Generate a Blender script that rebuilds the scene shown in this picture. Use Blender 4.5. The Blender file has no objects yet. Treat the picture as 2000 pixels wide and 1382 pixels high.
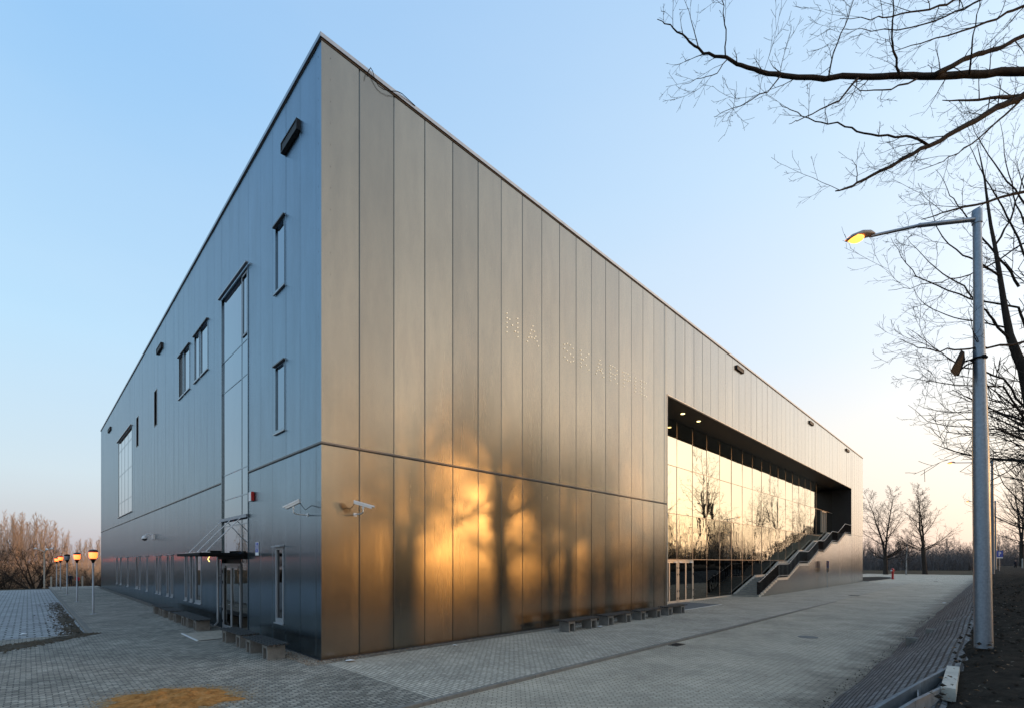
import bpy, math, random
from math import sin, cos, pi, sqrt, radians, atan2, exp
SC = bpy.context.scene
COL = SC.collection
R2 = sqrt(2)
# ---------------------------------------------------------------- camera, light, exposure
CAM = (-5.883, -13.52, 2.8)
FPX, HX, HY = 946.0, 1000.0, 1097.0        # focal length and horizon of the 2000 px wide photograph
cd = bpy.data.cameras.new("camera"); cam = bpy.data.objects.new("camera", cd); COL.objects.link(cam)
cam.location = CAM; cam.rotation_euler = (radians(90), 0, radians(-45))
cd.sensor_width = 36; cd.lens = FPX / 2000 * 36; cd.shift_y = (HY - 691) / 2000
cd.clip_start = .1; cd.clip_end = 3000
SC.camera = cam
SC.view_settings.view_transform = 'Standard'; SC.view_settings.look = 'None'
SC.view_settings.exposure = 2.0; SC.view_settings.gamma = 1.0
SUN_AZ, SUN_EL = radians(139), radians(5.2)    # azimuth clockwise from +Y
SUND = (sin(SUN_AZ) * cos(SUN_EL), cos(SUN_AZ) * cos(SUN_EL), sin(SUN_EL))
sl = bpy.data.lights.new("sun", 'SUN'); so = bpy.data.objects.new("sun", sl); COL.objects.link(so)
sl.energy = .42; sl.angle = radians(1.3); sl.color = (1.0, .46, .12)
so.rotation_euler = (radians(90) - SUN_EL, 0, pi - SUN_AZ)
so.location = (60, -80, 30)
W = bpy.data.worlds.new("World"); SC.world = W; W.use_nodes = True
def build_world():
    nt = W.node_tree; N = nt.nodes; Lk = nt.links
    bg = N['Background']; bg.inputs[1].default_value = .12
    sky = N.new('ShaderNodeTexSky'); sky.sky_type = 'NISHITA'; sky.sun_disc = False
    sky.sun_elevation = SUN_EL; sky.sun_rotation = SUN_AZ
    sky.air_density = 1.2; sky.dust_density = 2; sky.ozone_density = 2
    tc = N.new('ShaderNodeTexCoord'); sp = N.new('ShaderNodeSeparateXYZ'); Lk.new(tc.outputs['Generated'], sp.inputs[0])
    def m(op, a, b=None, c=None):
        n = N.new('ShaderNodeMath'); n.operation = op
        for i, v in enumerate((a, b, c)):
            if v is None: continue
            if hasattr(v, 'links'): Lk.new(v, n.inputs[i])
            else: n.inputs[i].default_value = v
        return n.outputs[0]
    el = m('DIVIDE', m('ARCSINE', sp.outputs[2]), pi / 2)
    hx, hy = sin(SUN_AZ), cos(SUN_AZ)
    hl = m('SQRT', m('MAXIMUM', m('ADD', m('MULTIPLY', sp.outputs[0], sp.outputs[0]), m('MULTIPLY', sp.outputs[1], sp.outputs[1])), 1e-4))
    dt = m('DIVIDE', m('ADD', m('MULTIPLY', sp.outputs[0], hx), m('MULTIPLY', sp.outputs[1], hy)), hl)
    w = N.new('ShaderNodeMapRange'); w.interpolation_type = 'SMOOTHSTEP'
    Lk.new(dt, w.inputs[0]); w.inputs[1].default_value = -1.0; w.inputs[2].default_value = .62
    def ramp(stops):
        r = N.new('ShaderNodeValToRGB'); r.color_ramp.interpolation = 'EASE' if False else 'LINEAR'
        e = r.color_ramp.elements
        while len(e) > 1: e.remove(e[-1])
        for i, (p, c) in enumerate(stops):
            q = e[0] if i == 0 else e.new(p / 90)
            q.position = p / 90
            q.color = tuple(((v / 255 + .055) / 1.055) ** 2.4 for v in c) + (1,)
        Lk.new(el, r.inputs[0]); return r.outputs[0]
    anti = ramp([(0, (176, 178, 192)), (3, (188, 192, 208)), (8, (194, 212, 228)), (20, (182, 218, 244)), (40, (150, 198, 242)), (65, (128, 178, 232)), (90, (112, 160, 215))])
    sol = ramp([(0, (246, 212, 196)), (5, (250, 228, 215)), (11, (248, 239, 231)), (20, (226, 236, 248)), (36, (204, 229, 252)), (60, (164, 204, 245)), (90, (116, 163, 218))])
    mx = N.new('ShaderNodeMixRGB'); Lk.new(w.outputs[0], mx.inputs[0]); Lk.new(anti, mx.inputs[1]); Lk.new(sol, mx.inputs[2])
    # glow round the sun
    dv = N.new('ShaderNodeVectorMath'); dv.operation = 'DOT_PRODUCT'; Lk.new(tc.outputs['Generated'], dv.inputs[0]); dv.inputs[1].default_value = SUND
    g = m('ADD', m('MULTIPLY', m('POWER', m('MAXIMUM', dv.outputs['Value'], 0), 10), .25), m('MULTIPLY', m('POWER', m('MAXIMUM', dv.outputs['Value'], 0), 90), 3.0))
    gm_ = N.new('ShaderNodeMixRGB'); gm_.blend_type = 'MULTIPLY'; gm_.inputs[0].default_value = 1; gm_.inputs[1].default_value = (1.0, .60, .20, 1); Lk.new(g, gm_.inputs[2])
    gb = N.new('ShaderNodeMixRGB'); gb.blend_type = 'MULTIPLY'; gb.inputs[0].default_value = 1; gb.inputs[1].default_value = (1.0, .87, .66, 1); Lk.new(m('MULTIPLY', m('POWER', m('MAXIMUM', dv.outputs['Value'], 0), 4.5), 1.3), gb.inputs[2])
    ga = N.new('ShaderNodeMixRGB'); ga.blend_type = 'ADD'; ga.inputs[0].default_value = 1; Lk.new(mx.outputs[0], ga.inputs[1]); Lk.new(gb.outputs[0], ga.inputs[2])
    gc = N.new('ShaderNodeMixRGB'); gc.blend_type = 'ADD'; gc.inputs[0].default_value = 1; Lk.new(ga.outputs[0], gc.inputs[1]); Lk.new(gm_.outputs[0], gc.inputs[2])
    sc = N.new('ShaderNodeMixRGB'); sc.blend_type = 'MULTIPLY'; sc.inputs[0].default_value = 1; Lk.new(gc.outputs[0], sc.inputs[1])
    nz = N.new('ShaderNodeTexNoise'); nz.inputs['Scale'].default_value = 1.6; nz.inputs['Detail'].default_value = 4; mpn = N.new('ShaderNodeMapping'); mpn.inputs['Scale'].default_value = (1, 1, 4)
    Lk.new(tc.outputs['Generated'], mpn.inputs[0]); Lk.new(mpn.outputs[0], nz.inputs['Vector'])
    hz_ = N.new('ShaderNodeMixRGB'); Lk.new(m('MULTIPLY', m('SUBTRACT', nz.outputs['Fac'], .40), .22), hz_.inputs[0]); hz_.use_clamp = False; Lk.new(gc.outputs[0], hz_.inputs[1]); hz_.inputs[2].default_value = (.86, .90, .95, 1); Lk.new(hz_.outputs[0], sc.inputs[1])
    k = 1.11 / (.12 * 4); sc.inputs[2].default_value = (k, k, k, 1)
    fx = N.new('ShaderNodeMixRGB'); fx.inputs[0].default_value = .86
    Lk.new(sky.outputs[0], fx.inputs[1]); Lk.new(sc.outputs[0], fx.inputs[2])
    Lk.new(fx.outputs[0], bg.inputs[0])
build_world()
SC.cycles.use_denoising = True
SC.cycles.max_bounces = 8; SC.cycles.caustics_reflective = False; SC.cycles.caustics_refractive = False
SC.cycles.sample_clamp_indirect = 4

# ---------------------------------------------------------------- measuring helpers
def ray(px): t = (px - HX) / FPX; return ((1 + t) / R2, (1 - t) / R2)
def at(px, py, s):
    d = ray(px); return (CAM[0] + s * d[0], CAM[1] + s * d[1], CAM[2] + (HY - py) * s / FPX)
def onR(px, py, y=0.0):
    d = ray(px); s = (y - CAM[1]) / d[1]; return (CAM[0] + s * d[0], CAM[2] + (HY - py) * s / FPX)
def onG(px, py, z=0.0):
    s = FPX * (CAM[2] - z) / (py - HY); return at(px, py, s)
def onSlope(px, py, dz=0.0):
    d = ray(px); k = 1.2 / 1.83        # z = k*(-11.2-y)+dz
    # CAM.z+(HY-py)/F*s = k*(-11.2-CAM.y - s*d1)+dz
    s = (k * (-11.2 - CAM[1]) + dz - CAM[2]) / ((HY - py) / FPX + k * d[1]); return at(px, py, s)

# ---------------------------------------------------------------- mesh helpers
class MB:
    def __init__(s): s.v = []; s.f = []; s.mi = []
    def add(s, vs, fs, m=0):
        o = len(s.v); s.v.extend(vs); s.f.extend([tuple(i + o for i in f) for f in fs]); s.mi.extend([m] * len(fs)); return s
    def box(s, x0, x1, y0, y1, z0, z1, m=0):
        return s.add([(x0,y0,z0),(x1,y0,z0),(x1,y1,z0),(x0,y1,z0),(x0,y0,z1),(x1,y0,z1),(x1,y1,z1),(x0,y1,z1)],
                     [(0,3,2,1),(4,5,6,7),(0,1,5,4),(1,2,6,5),(2,3,7,6),(3,0,4,7)], m)
    def bev(s, x0, x1, y0, y1, z0, z1, b=.01, m=0):
        # box with chamfered vertical and top edges
        def ring(i, z): return [(x0+i,y0+b*(i==0)+i*(i>0),z),(x0+b*(i==0)+i*(i>0),y0+i,z)]
        P = []
        for (i, z) in ((0, z0), (0, z1-b), (b, z1)):
            a = x0+i; c = x1-i; d = y0+i; e = y1-i; q = b
            P += [(a+q,d,z),(c-q,d,z),(c,d+q,z),(c,e-q,z),(c-q,e,z),(a+q,e,z),(a,e-q,z),(a,d+q,z)]
        F = [tuple(range(7,-1,-1)), tuple(range(16,24))]
        for k in range(2):
            for j in range(8):
                F.append((k*8+j, k*8+(j+1)%8, (k+1)*8+(j+1)%8, (k+1)*8+j))
        return s.add(P, F, m)
    def quad(s, a, b, c, d, m=0): return s.add([a,b,c,d], [(0,1,2,3)], m)
    def prism(s, top, h, m=0):
        n = len(top); vs = [tuple(p) for p in top] + [(p[0],p[1],p[2]-h) for p in top]
        return s.add(vs, [tuple(range(n)), tuple(range(2*n-1,n-1,-1))] + [(i,(i+1)%n,n+(i+1)%n,n+i) for i in range(n)], m)
    def tube(s, pts, rad, n=8, cap=True, m=0):
        if not hasattr(rad, '__len__'): rad = [rad]*len(pts)
        vs = []; fs = []; k = len(pts); u = None
        for i, p in enumerate(pts):
            a = pts[max(i-1,0)]; b = pts[min(i+1,k-1)]
            dx, dy, dz = b[0]-a[0], b[1]-a[1], b[2]-a[2]; l = sqrt(dx*dx+dy*dy+dz*dz) or 1; dx/=l; dy/=l; dz/=l
            if u is None: u = (1,0,0) if abs(dx) < .8 else (0,1,0)
            q = u[0]*dx+u[1]*dy+u[2]*dz; ux,uy,uz = u[0]-q*dx,u[1]-q*dy,u[2]-q*dz
            l = sqrt(ux*ux+uy*uy+uz*uz) or 1; ux/=l;uy/=l;uz/=l; u=(ux,uy,uz)
            wx,wy,wz = dy*uz-dz*uy, dz*ux-dx*uz, dx*uy-dy*ux
            r = rad[i]
            for j in range(n):
                c = cos(2*pi*j/n)*r; t = sin(2*pi*j/n)*r
                vs.append((p[0]+ux*c+wx*t, p[1]+uy*c+wy*t, p[2]+uz*c+wz*t))
        for i in range(k-1):
            for j in range(n):
                fs.append((i*n+j, i*n+(j+1)%n, (i+1)*n+(j+1)%n, (i+1)*n+j))
        if cap and n > 2: fs.append(tuple(range(n-1,-1,-1))); fs.append(tuple((k-1)*n+j for j in range(n)))
        return s.add(vs, fs, m)
    def lathe(s, prof, c=(0,0,0), n=20, m=0):
        vs = []; fs = []
        for r, z in prof:
            for j in range(n): vs.append((c[0]+r*cos(2*pi*j/n), c[1]+r*sin(2*pi*j/n), c[2]+z))
        for i in range(len(prof)-1):
            for j in range(n): fs.append((i*n+j, i*n+(j+1)%n, (i+1)*n+(j+1)%n, (i+1)*n+j))
        fs.append(tuple(range(n-1,-1,-1))); fs.append(tuple((len(prof)-1)*n+j for j in range(n)))
        return s.add(vs, fs, m)
    def build(s, name, mats, parent=None, smooth=False, angle=None):
        me = bpy.data.meshes.new(name); me.from_pydata(s.v, [], s.f)
        if not isinstance(mats, (list, tuple)): mats = [mats]
        for m in mats: me.materials.append(m)
        if len(mats) > 1: me.polygons.foreach_set('material_index', s.mi)
        if smooth: me.polygons.foreach_set('use_smooth', [True]*len(me.polygons))
        me.update()
        o = bpy.data.objects.new(name, me); COL.objects.link(o)
        if smooth and angle: me.set_sharp_from_angle(angle=radians(angle))
        if parent: o.parent = parent
        return o
def tag(o, label=None, cat=None, group=None, kind=None):
    if label: o['label'] = label
    if cat: o['category'] = cat
    if group: o['group'] = group
    if kind: o['kind'] = kind
    return o
def empty(name, loc=(0,0,0), rz=0, label=None, cat=None, group=None):
    o = bpy.data.objects.new(name, None); COL.objects.link(o); o.empty_display_size = .2
    o.location = loc; o.rotation_euler = (0,0,rz); return tag(o, label, cat, group)
def kids(o): return [c for c in bpy.data.objects if c.parent is o]
def copy_tree(o, loc, rz=None, scale=None, label=None, group=None, hier=None):
    def cp(x, par):
        c = x.copy(); COL.objects.link(c)
        if par: c.parent = par
        for ch in kids(x): cp(ch, c)
        return c
    c = cp(o, None); c.location = loc
    if rz is not None: c.rotation_euler = (0,0,rz)
    if scale is not None: c.scale = (scale,)*3 if not hasattr(scale,'__len__') else scale
    if label: c['label'] = label
    if group: c['group'] = group
    return c

# ---------------------------------------------------------------- material helpers
class NT:
    def __init__(s, name):
        s.m = bpy.data.materials.new(name); s.m.use_nodes = True; s.t = s.m.node_tree; s.N = s.t.nodes; s.p = s.N['Principled BSDF']
        s.tc = s.N.new('ShaderNodeTexCoord')
    def lk(s, a, b): s.t.links.new(a, b)
    def co(s, scale=(1,1,1), rot=(0,0,0), loc=(0,0,0), src='Object'):
        m = s.N.new('ShaderNodeMapping'); m.inputs['Scale'].default_value = scale; m.inputs['Rotation'].default_value = rot; m.inputs['Location'].default_value = loc
        s.lk(s.tc.outputs[src], m.inputs[0]); return m.outputs[0]
    def noise(s, scale, detail=3, rough=.5, vec=None, out='Fac', dist=0):
        n = s.N.new('ShaderNodeTexNoise'); n.inputs['Scale'].default_value = scale; n.inputs['Detail'].default_value = detail; n.inputs['Roughness'].default_value = rough
        n.inputs['Distortion'].default_value = dist
        s.lk(vec or s.co(), n.inputs['Vector']); return n.outputs[out]
    def ramp(s, fac, stops):
        r = s.N.new('ShaderNodeValToRGB'); e = r.color_ramp.elements
        while len(e) > 1: e.remove(e[-1])
        for i, (p, c) in enumerate(stops):
            q = e[0] if i == 0 else e.new(p); q.position = p
            q.color = (c if hasattr(c,'__len__') else (c,c,c)) + ((1,) if not hasattr(c,'__len__') or len(c)==3 else ())
        s.lk(fac, r.inputs[0]); return r.outputs[0]
    def mix(s, fac, a, b, mode='MIX'):
        n = s.N.new('ShaderNodeMixRGB'); n.blend_type = mode
        for i, v in enumerate((fac, a, b)):
            if hasattr(v, 'links'): s.lk(v, n.inputs[i])
            else: n.inputs[i].default_value = v if i == 0 else tuple(v) + ((1,) if len(v)==3 else ())
        return n.outputs[0]
    def math(s, op, a, b=0):
        n = s.N.new('ShaderNodeMath'); n.operation = op
        for i, v in enumerate((a, b)):
            if hasattr(v, 'links'): s.lk(v, n.inputs[i])
            else: n.inputs[i].default_value = v
        return n.outputs[0]
    def bump(s, h, strength=.3, dist=.01, prev=None):
        b = s.N.new('ShaderNodeBump'); b.inputs['Strength'].default_value = strength; b.inputs['Distance'].default_value = dist
        s.lk(h, b.inputs['Height'])
        if prev: s.lk(prev, b.inputs['Normal'])
        return b.outputs[0]
    def set(s, **k):
        for n, v in k.items():
            i = s.p.inputs[{'base':'Base Color','rough':'Roughness','metal':'Metallic','normal':'Normal','spec':'Specular IOR Level','aniso':'Anisotropic','tan':'Tangent','anrot':'Anisotropic Rotation','emc':'Emission Color','ems':'Emission Strength','alpha':'Alpha','trans':'Transmission Weight','ior':'IOR','coat':'Coat Weight','coatr':'Coat Roughness','tint':'Specular Tint'}[n]]
            if hasattr(v, 'links'): s.lk(v, i)
            else: i.default_value = (tuple(v) + ((1,) if len(v)==3 else ())) if hasattr(v,'__len__') else v
        return s.m
def simple(name, col, rough=.6, metal=0, var=.15, vs=3, bs=0, bscale=60, bd=.003):
    n = NT(name); a = tuple(c*(1-var) for c in col); b = tuple(min(1, c*(1+var)) for c in col)
    c = n.ramp(n.noise(vs, 5, .6), [(.3, a), (.7, b)])
    kw = dict(base=c, rough=rough, metal=metal)
    if bs: kw['normal'] = n.bump(n.noise(bscale, 3), bs, bd)
    return n.set(**kw)
def emis(name, col, st, base=(.8,.8,.8)):
    n = NT(name); return n.set(base=base, emc=col, ems=st, rough=.4)

M = {}
def mats():
    # embossed champagne-bronze sheet on the long facade
    n = NT('embossed metal sheet')
    v = n.co(src='Object')
    vo = n.N.new('ShaderNodeTexVoronoi'); vo.inputs['Scale'].default_value = 26; vo.inputs['Randomness'].default_value = .25; n.lk(n.co((1,1,1.6)), vo.inputs['Vector'])
    b1 = n.bump(vo.outputs['Distance'], .035, .012)
    b2 = n.bump(n.noise(1.1, 3, .55, n.co((1,1,.45))), .45, .02, b1)
    pan = n.noise(.35, 1, .5, n.co((1,1,.15)))
    dirt = n.noise(1.3, 6, .7, n.co((1.2,1,.25)))
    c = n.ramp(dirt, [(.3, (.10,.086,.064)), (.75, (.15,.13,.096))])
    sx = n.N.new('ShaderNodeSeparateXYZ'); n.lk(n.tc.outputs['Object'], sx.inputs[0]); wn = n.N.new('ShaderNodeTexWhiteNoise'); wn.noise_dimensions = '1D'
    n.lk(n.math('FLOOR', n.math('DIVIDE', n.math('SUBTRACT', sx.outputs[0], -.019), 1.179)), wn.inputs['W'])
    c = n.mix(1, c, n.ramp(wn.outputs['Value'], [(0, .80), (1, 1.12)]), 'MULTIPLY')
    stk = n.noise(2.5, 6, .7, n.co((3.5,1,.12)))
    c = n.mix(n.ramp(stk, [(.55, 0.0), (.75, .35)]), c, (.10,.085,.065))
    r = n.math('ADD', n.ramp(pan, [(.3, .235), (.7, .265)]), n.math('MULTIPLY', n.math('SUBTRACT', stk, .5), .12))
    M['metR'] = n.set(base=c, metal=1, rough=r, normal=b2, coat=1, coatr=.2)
    n.p.inputs['Coat IOR'].default_value = 1.78
    # fine ribbed sheet on the side facade: reflections spread sideways
    n = NT('ribbed metal sheet')
    dirt = n.noise(1.1, 6, .7, n.co((1,1.2,.25)))
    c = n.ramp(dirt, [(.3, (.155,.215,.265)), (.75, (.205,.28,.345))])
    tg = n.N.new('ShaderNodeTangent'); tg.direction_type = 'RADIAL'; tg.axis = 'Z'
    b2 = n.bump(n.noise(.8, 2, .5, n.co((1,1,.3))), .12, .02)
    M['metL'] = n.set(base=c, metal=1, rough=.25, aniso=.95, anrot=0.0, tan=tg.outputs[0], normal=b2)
    M['frameL'] = simple('blue grey frame metal', (.16,.22,.27), .25, 1, .05)
    M['joint'] = simple('dark joint', (.02,.02,.022), .7)
    M['coping'] = simple('coping metal', (.30,.30,.31), .35, 1, .1)
    M['flash'] = simple('dark flashing metal', (.10,.10,.105), .4, .6, .1)
    M['black'] = simple('black interior', (.008,.008,.009), .6, 0, .2)
    M['soffit'] = simple('black soffit panel', (.012,.012,.013), .45, 0, .2)
    M['blackmetal'] = simple('black painted metal', (.008,.008,.009), .75, 0, .2); M['blackmetal'].node_tree.nodes['Principled BSDF'].inputs['Specular IOR Level'].default_value = .12
    M['frame'] = simple('aluminium frame', (.27,.29,.31), .45, .15, .08)
    M['framew'] = simple('pale anodised frame', (.55,.50,.43), .4, .2, .08)
    M['mullion'] = simple('bronze mullion', (.38,.30,.24), .45, .3, .08)
    def glass(name, col, w, ws, r=.02):
        n = NT(name)
        b = n.bump(n.noise(ws, 2, .5, n.co((1,1,.55))), 1.0, w)
        b = n.bump(n.noise(ws*3.3, 1, .5, n.co((1,1,1.6))), 1.0, w*.12, b)
        return n.set(base=col, metal=1, rough=r, normal=b)
    M['glassR'] = glass('golden mirror glass', (.63,.57,.44), .0035, .5)
    M['glassR2'] = glass('warped golden mirror glass', (.60,.53,.39), .022, .8)
    M['glassLow'] = glass('dark entrance glass', (.13,.125,.11), .006, .5)
    M['glassL'] = glass('blue grey mirror glass', (.20,.26,.31), .008, .6)
    M['glassW'] = glass('window glass', (.17,.24,.30), .002, .6)
    M['glassWlow'] = glass('low window glass', (.11,.115,.12), .003, .6)
    M['galv'] = simple('galvanised steel', (.23,.27,.32), .42, .7, .16, 26, .1)
    M['galv2'] = simple('grey painted steel', (.35,.38,.41), .5, .4, .12, 6)
    M['white'] = simple('white plastic', (.75,.75,.74), .4, 0, .05)
    M['red'] = simple('red plastic', (.45,.02,.02), .35, 0, .08)
    M['blue'] = simple('blue sign face', (.02,.07,.38), .4, 0, .05)
    M['peach'] = simple('cream plate', (.75,.55,.40), .5, 0, .05)
    M['signw'] = simple('white sign print', (.8,.8,.8), .5, 0, .02)
    M['lamp'] = emis('lit sodium lamp', (1, .072, .009), 1.9, (.9,.7,.4))
    M['lamphot'] = emis('bright sodium bulb', (1, .27, .03), 1.2, (.9,.7,.4))
    M['lampoff'] = simple('unlit lamp glass', (.25,.27,.32), .3, 0, .1)
    M['down'] = emis('downlight', (1, .75, .32), 1.2)
    M['stud'] = emis('small sign light', (1, .80, .50), .2)
    M['chev'] = emis('yellow glowing chevron', (1, .8, .2), .6)
    M['ablack'] = simple('dark camera lens', (.01,.01,.012), .15)
    # concrete
    def concrete(name, col, s=1):
        n = NT(name)
        c = n.ramp(n.noise(5*s, 8, .7), [(.25, tuple(v*.6 for v in col)), (.5, col), (.8, tuple(min(1,v*1.25) for v in col))])
        return n.set(base=c, rough=.9, normal=n.bump(n.noise(70, 4), .4, .003))
    M['conc'] = concrete('bench concrete', (.19,.18,.165))
    M['concl'] = concrete('pale concrete', (.45,.42,.36))
    M['kerb'] = concrete('kerb concrete', (.20,.18,.155))
    n = NT('weathered dark planks')
    c = n.ramp(n.noise(9, 6, .7, n.co((.6,8,8))), [(.3, (.022,.021,.021)), (.7, (.06,.058,.055))])
    M['plank'] = n.set(base=c, rough=.75, spec=.25, normal=n.bump(n.noise(30, 4, .6, n.co((.3,6,6))), .4, .003))
    # paving
    def pavers(name, c1, c2, mortar, w, h, rot=0, ms=.006, dirt=None, big=(.75,1.2), squash=False, dirtcol=(.045,.035,.025), bumpd=.006):
        n = NT(name); v = n.co(rot=(0,0,rot))
        # slightly warped bond
        nz = n.noise(1.2, 2, .5, n.co(), 'Color'); vv = n.N.new('ShaderNodeVectorMath'); vv.operation = 'MULTIPLY_ADD'
        n.lk(nz, vv.inputs[0]); vv.inputs[1].default_value = (.03,.03,0); n.lk(v, vv.inputs[2])
        b = n.N.new('ShaderNodeTexBrick'); n.lk(vv.outputs[0], b.inputs['Vector'])
        b.inputs['Scale'].default_value = 1; b.inputs['Brick Width'].default_value = w; b.inputs['Row Height'].default_value = h
        b.inputs['Mortar Size'].default_value = ms; b.inputs['Mortar Smooth'].default_value = .25; b.inputs['Bias'].default_value = -.1
        b.inputs['Color1'].default_value = c1 + (1,); b.inputs['Color2'].default_value = c2 + (1,); b.inputs['Mortar'].default_value = mortar + (1,)
        st = n.ramp(n.noise(.45, 6, .65), [(.32, big[0]), (.62, big[1])])
        st2 = n.ramp(n.noise(14, 5, .7), [(.3, .82), (.7, 1.15)])
        c = n.mix(1, b.outputs['Color'], st, 'MULTIPLY'); c = n.mix(1, c, st2, 'MULTIPLY')
        pt = n.ramp(n.noise(1.5, 6, .8, n.co(loc=(7,3,0))), [(.53, 0.0), (.60, .5)])
        c = n.mix(pt, c, tuple(v*.62 for v in c1))
        lt = n.ramp(n.noise(1.9, 5, .85, n.co(loc=(17,9,0))), [(.60, 0.0), (.645, .38)])
        c = n.mix(n.math('MULTIPLY', lt, n.math('SUBTRACT', 1, b.outputs['Fac'])), c, tuple(min(.8,v*1.25) for v in c2))
        if dirt:
            c = n.mix(dirt(n), c, dirtcol)
        bm = n.bump(n.math('SUBTRACT', 1, b.outputs['Fac']), .9, bumpd)
        bm = n.bump(n.noise(55, 4, .6), .35, .003, bm)
        return n.set(base=c, rough=.82, normal=bm)
    def ydirt(y0, y1):
        def f(n):
            sp = n.N.new('ShaderNodeSeparateXYZ'); n.lk(n.tc.outputs['Object'], sp.inputs[0])
            mr = n.N.new('ShaderNodeMapRange'); n.lk(n.math('ADD', sp.outputs[1], n.math('MULTIPLY', n.math('SUBTRACT', n.noise(.9, 5, .7), .5), 2.2)), mr.inputs[0])
            mr.inputs[1].default_value = y0; mr.inputs[2].default_value = y1; return n.math('MULTIPLY', mr.outputs[0], .85)
        return f
    M['plaza'] = pavers('plaza pavers', (.235,.205,.162), (.51,.45,.36), (.07,.062,.05), .2, .1, 0, .013, big=(.66,1.12))
    M['walk'] = pavers('pavement pavers', (.46,.40,.315), (.63,.55,.44), (.16,.14,.11), .2, .1, radians(90), .013, big=(.76,1.1))
    M['road'] = pavers('road pavers', (.50,.415,.31), (.60,.51,.385), (.24,.20,.15), .2, .1, radians(45), .013, ydirt(-10.2,-11.5), (.74,1.1))
    M['park'] = pavers('parking pavers', (.31,.31,.305), (.42,.42,.41), (.095,.095,.09), .42, .42, 0, .035, big=(.85,1.1))
    M['slope'] = pavers('slope pavers', (.09,.093,.095), (.18,.185,.185), (.010,.010,.010), .36, .105, 0, .02, big=(.7,1.2), bumpd=.03)
    n = NT('dark soil')
    c = n.ramp(n.noise(6, 8, .75), [(.3, (.012,.010,.008)), (.55, (.032,.026,.020)), (.8, (.07,.058,.045))])
    M['soil'] = n.set(base=c, rough=1, spec=.1, normal=n.bump(n.noise(22, 8, .7), 1, .03))
    n = NT('rough ground')
    c = n.ramp(n.noise(.3, 8, .7), [(.3, (.035,.028,.018)), (.6, (.075,.058,.036)), (.8, (.12,.10,.06))])
    n2 = NT('washed brown soil'); c2 = n2.ramp(n2.noise(9, 8, .75), [(.3, (.05,.04,.03)), (.6, (.12,.10,.075)), (.8, (.2,.17,.13))])
    M['soill'] = n2.set(base=c2, rough=1, spec=.1, normal=n2.bump(n2.noise(30, 8, .7), 1, .02))
    M['ground'] = n.set(base=c, rough=1, spec=.1, normal=n.bump(n.noise(8, 6), .6, .05))
    n = NT('orange sand')
    c = n.ramp(n.noise(5, 8, .7), [(.3, (.20,.085,.025)), (.55, (.50,.23,.07)), (.8, (.62,.36,.16))])
    M['sand'] = n.set(base=c, rough=1, spec=.1, normal=n.bump(n.noise(28, 8, .8), 1, .03))
    n = NT('spilled sand')
    c = n.ramp(n.noise(6, 8, .7), [(.3, (.24,.15,.07)), (.7, (.42,.30,.17))])
    M['sand2'] = n.set(base=c, rough=1, spec=.1, normal=n.bump(n.noise(60, 5, .7), .8, .008))
    M['gravel'] = simple('gravel bed', (.12,.105,.085), .95, 0, .5, 40, .8, 50, .02)
    M['stone'] = simple('pebbles', (.30,.27,.22), .9, 0, .5, 9)
    # barks
    def bark(name, a, b, s=8):
        n = NT(name); c = n.ramp(n.noise(s, 6, .7, n.co((1,1,.25))), [(.3, a), (.7, b)])
        return n.set(base=c, rough=.95, spec=.15, normal=n.bump(n.noise(20, 5, .6, n.co((1,1,.2))), .7, .02))
    M['bark'] = bark('dark grey bark', (.022,.018,.016), (.06,.05,.042))
    M['twig'] = bark('dark twigs', (.02,.016,.014), (.045,.036,.03))
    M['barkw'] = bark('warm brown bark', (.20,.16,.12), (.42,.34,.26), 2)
    M['twigw'] = bark('sun paled brown twigs', (.28,.19,.135), (.54,.38,.26), 2)  # kept pale so the colour carries part of the low sunlight
    M['twigf'] = bark('haze greyed far twigs', (.10,.085,.08), (.19,.165,.155), 2)  # distance haze is put into this paler, greyer colour
    M['birch'] = bark('birch bark', (.05,.045,.04), (.55,.53,.5), 3)
    M['leafy'] = simple('dry leaves', (.16,.09,.045), .9, 0, .6, 30)
    M['jacket'] = simple('navy jacket cloth', (.012,.014,.024), .9)
    M['redcloth'] = simple('red jacket cloth', (.55,.02,.04), .9)
    M['trouser'] = simple('dark trouser cloth', (.012,.011,.012), .9)
    M['skin'] = simple('skin', (.45,.27,.2), .6)
    M['hair'] = simple('grey hair', (.12,.11,.10), .8)
mats()

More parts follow.
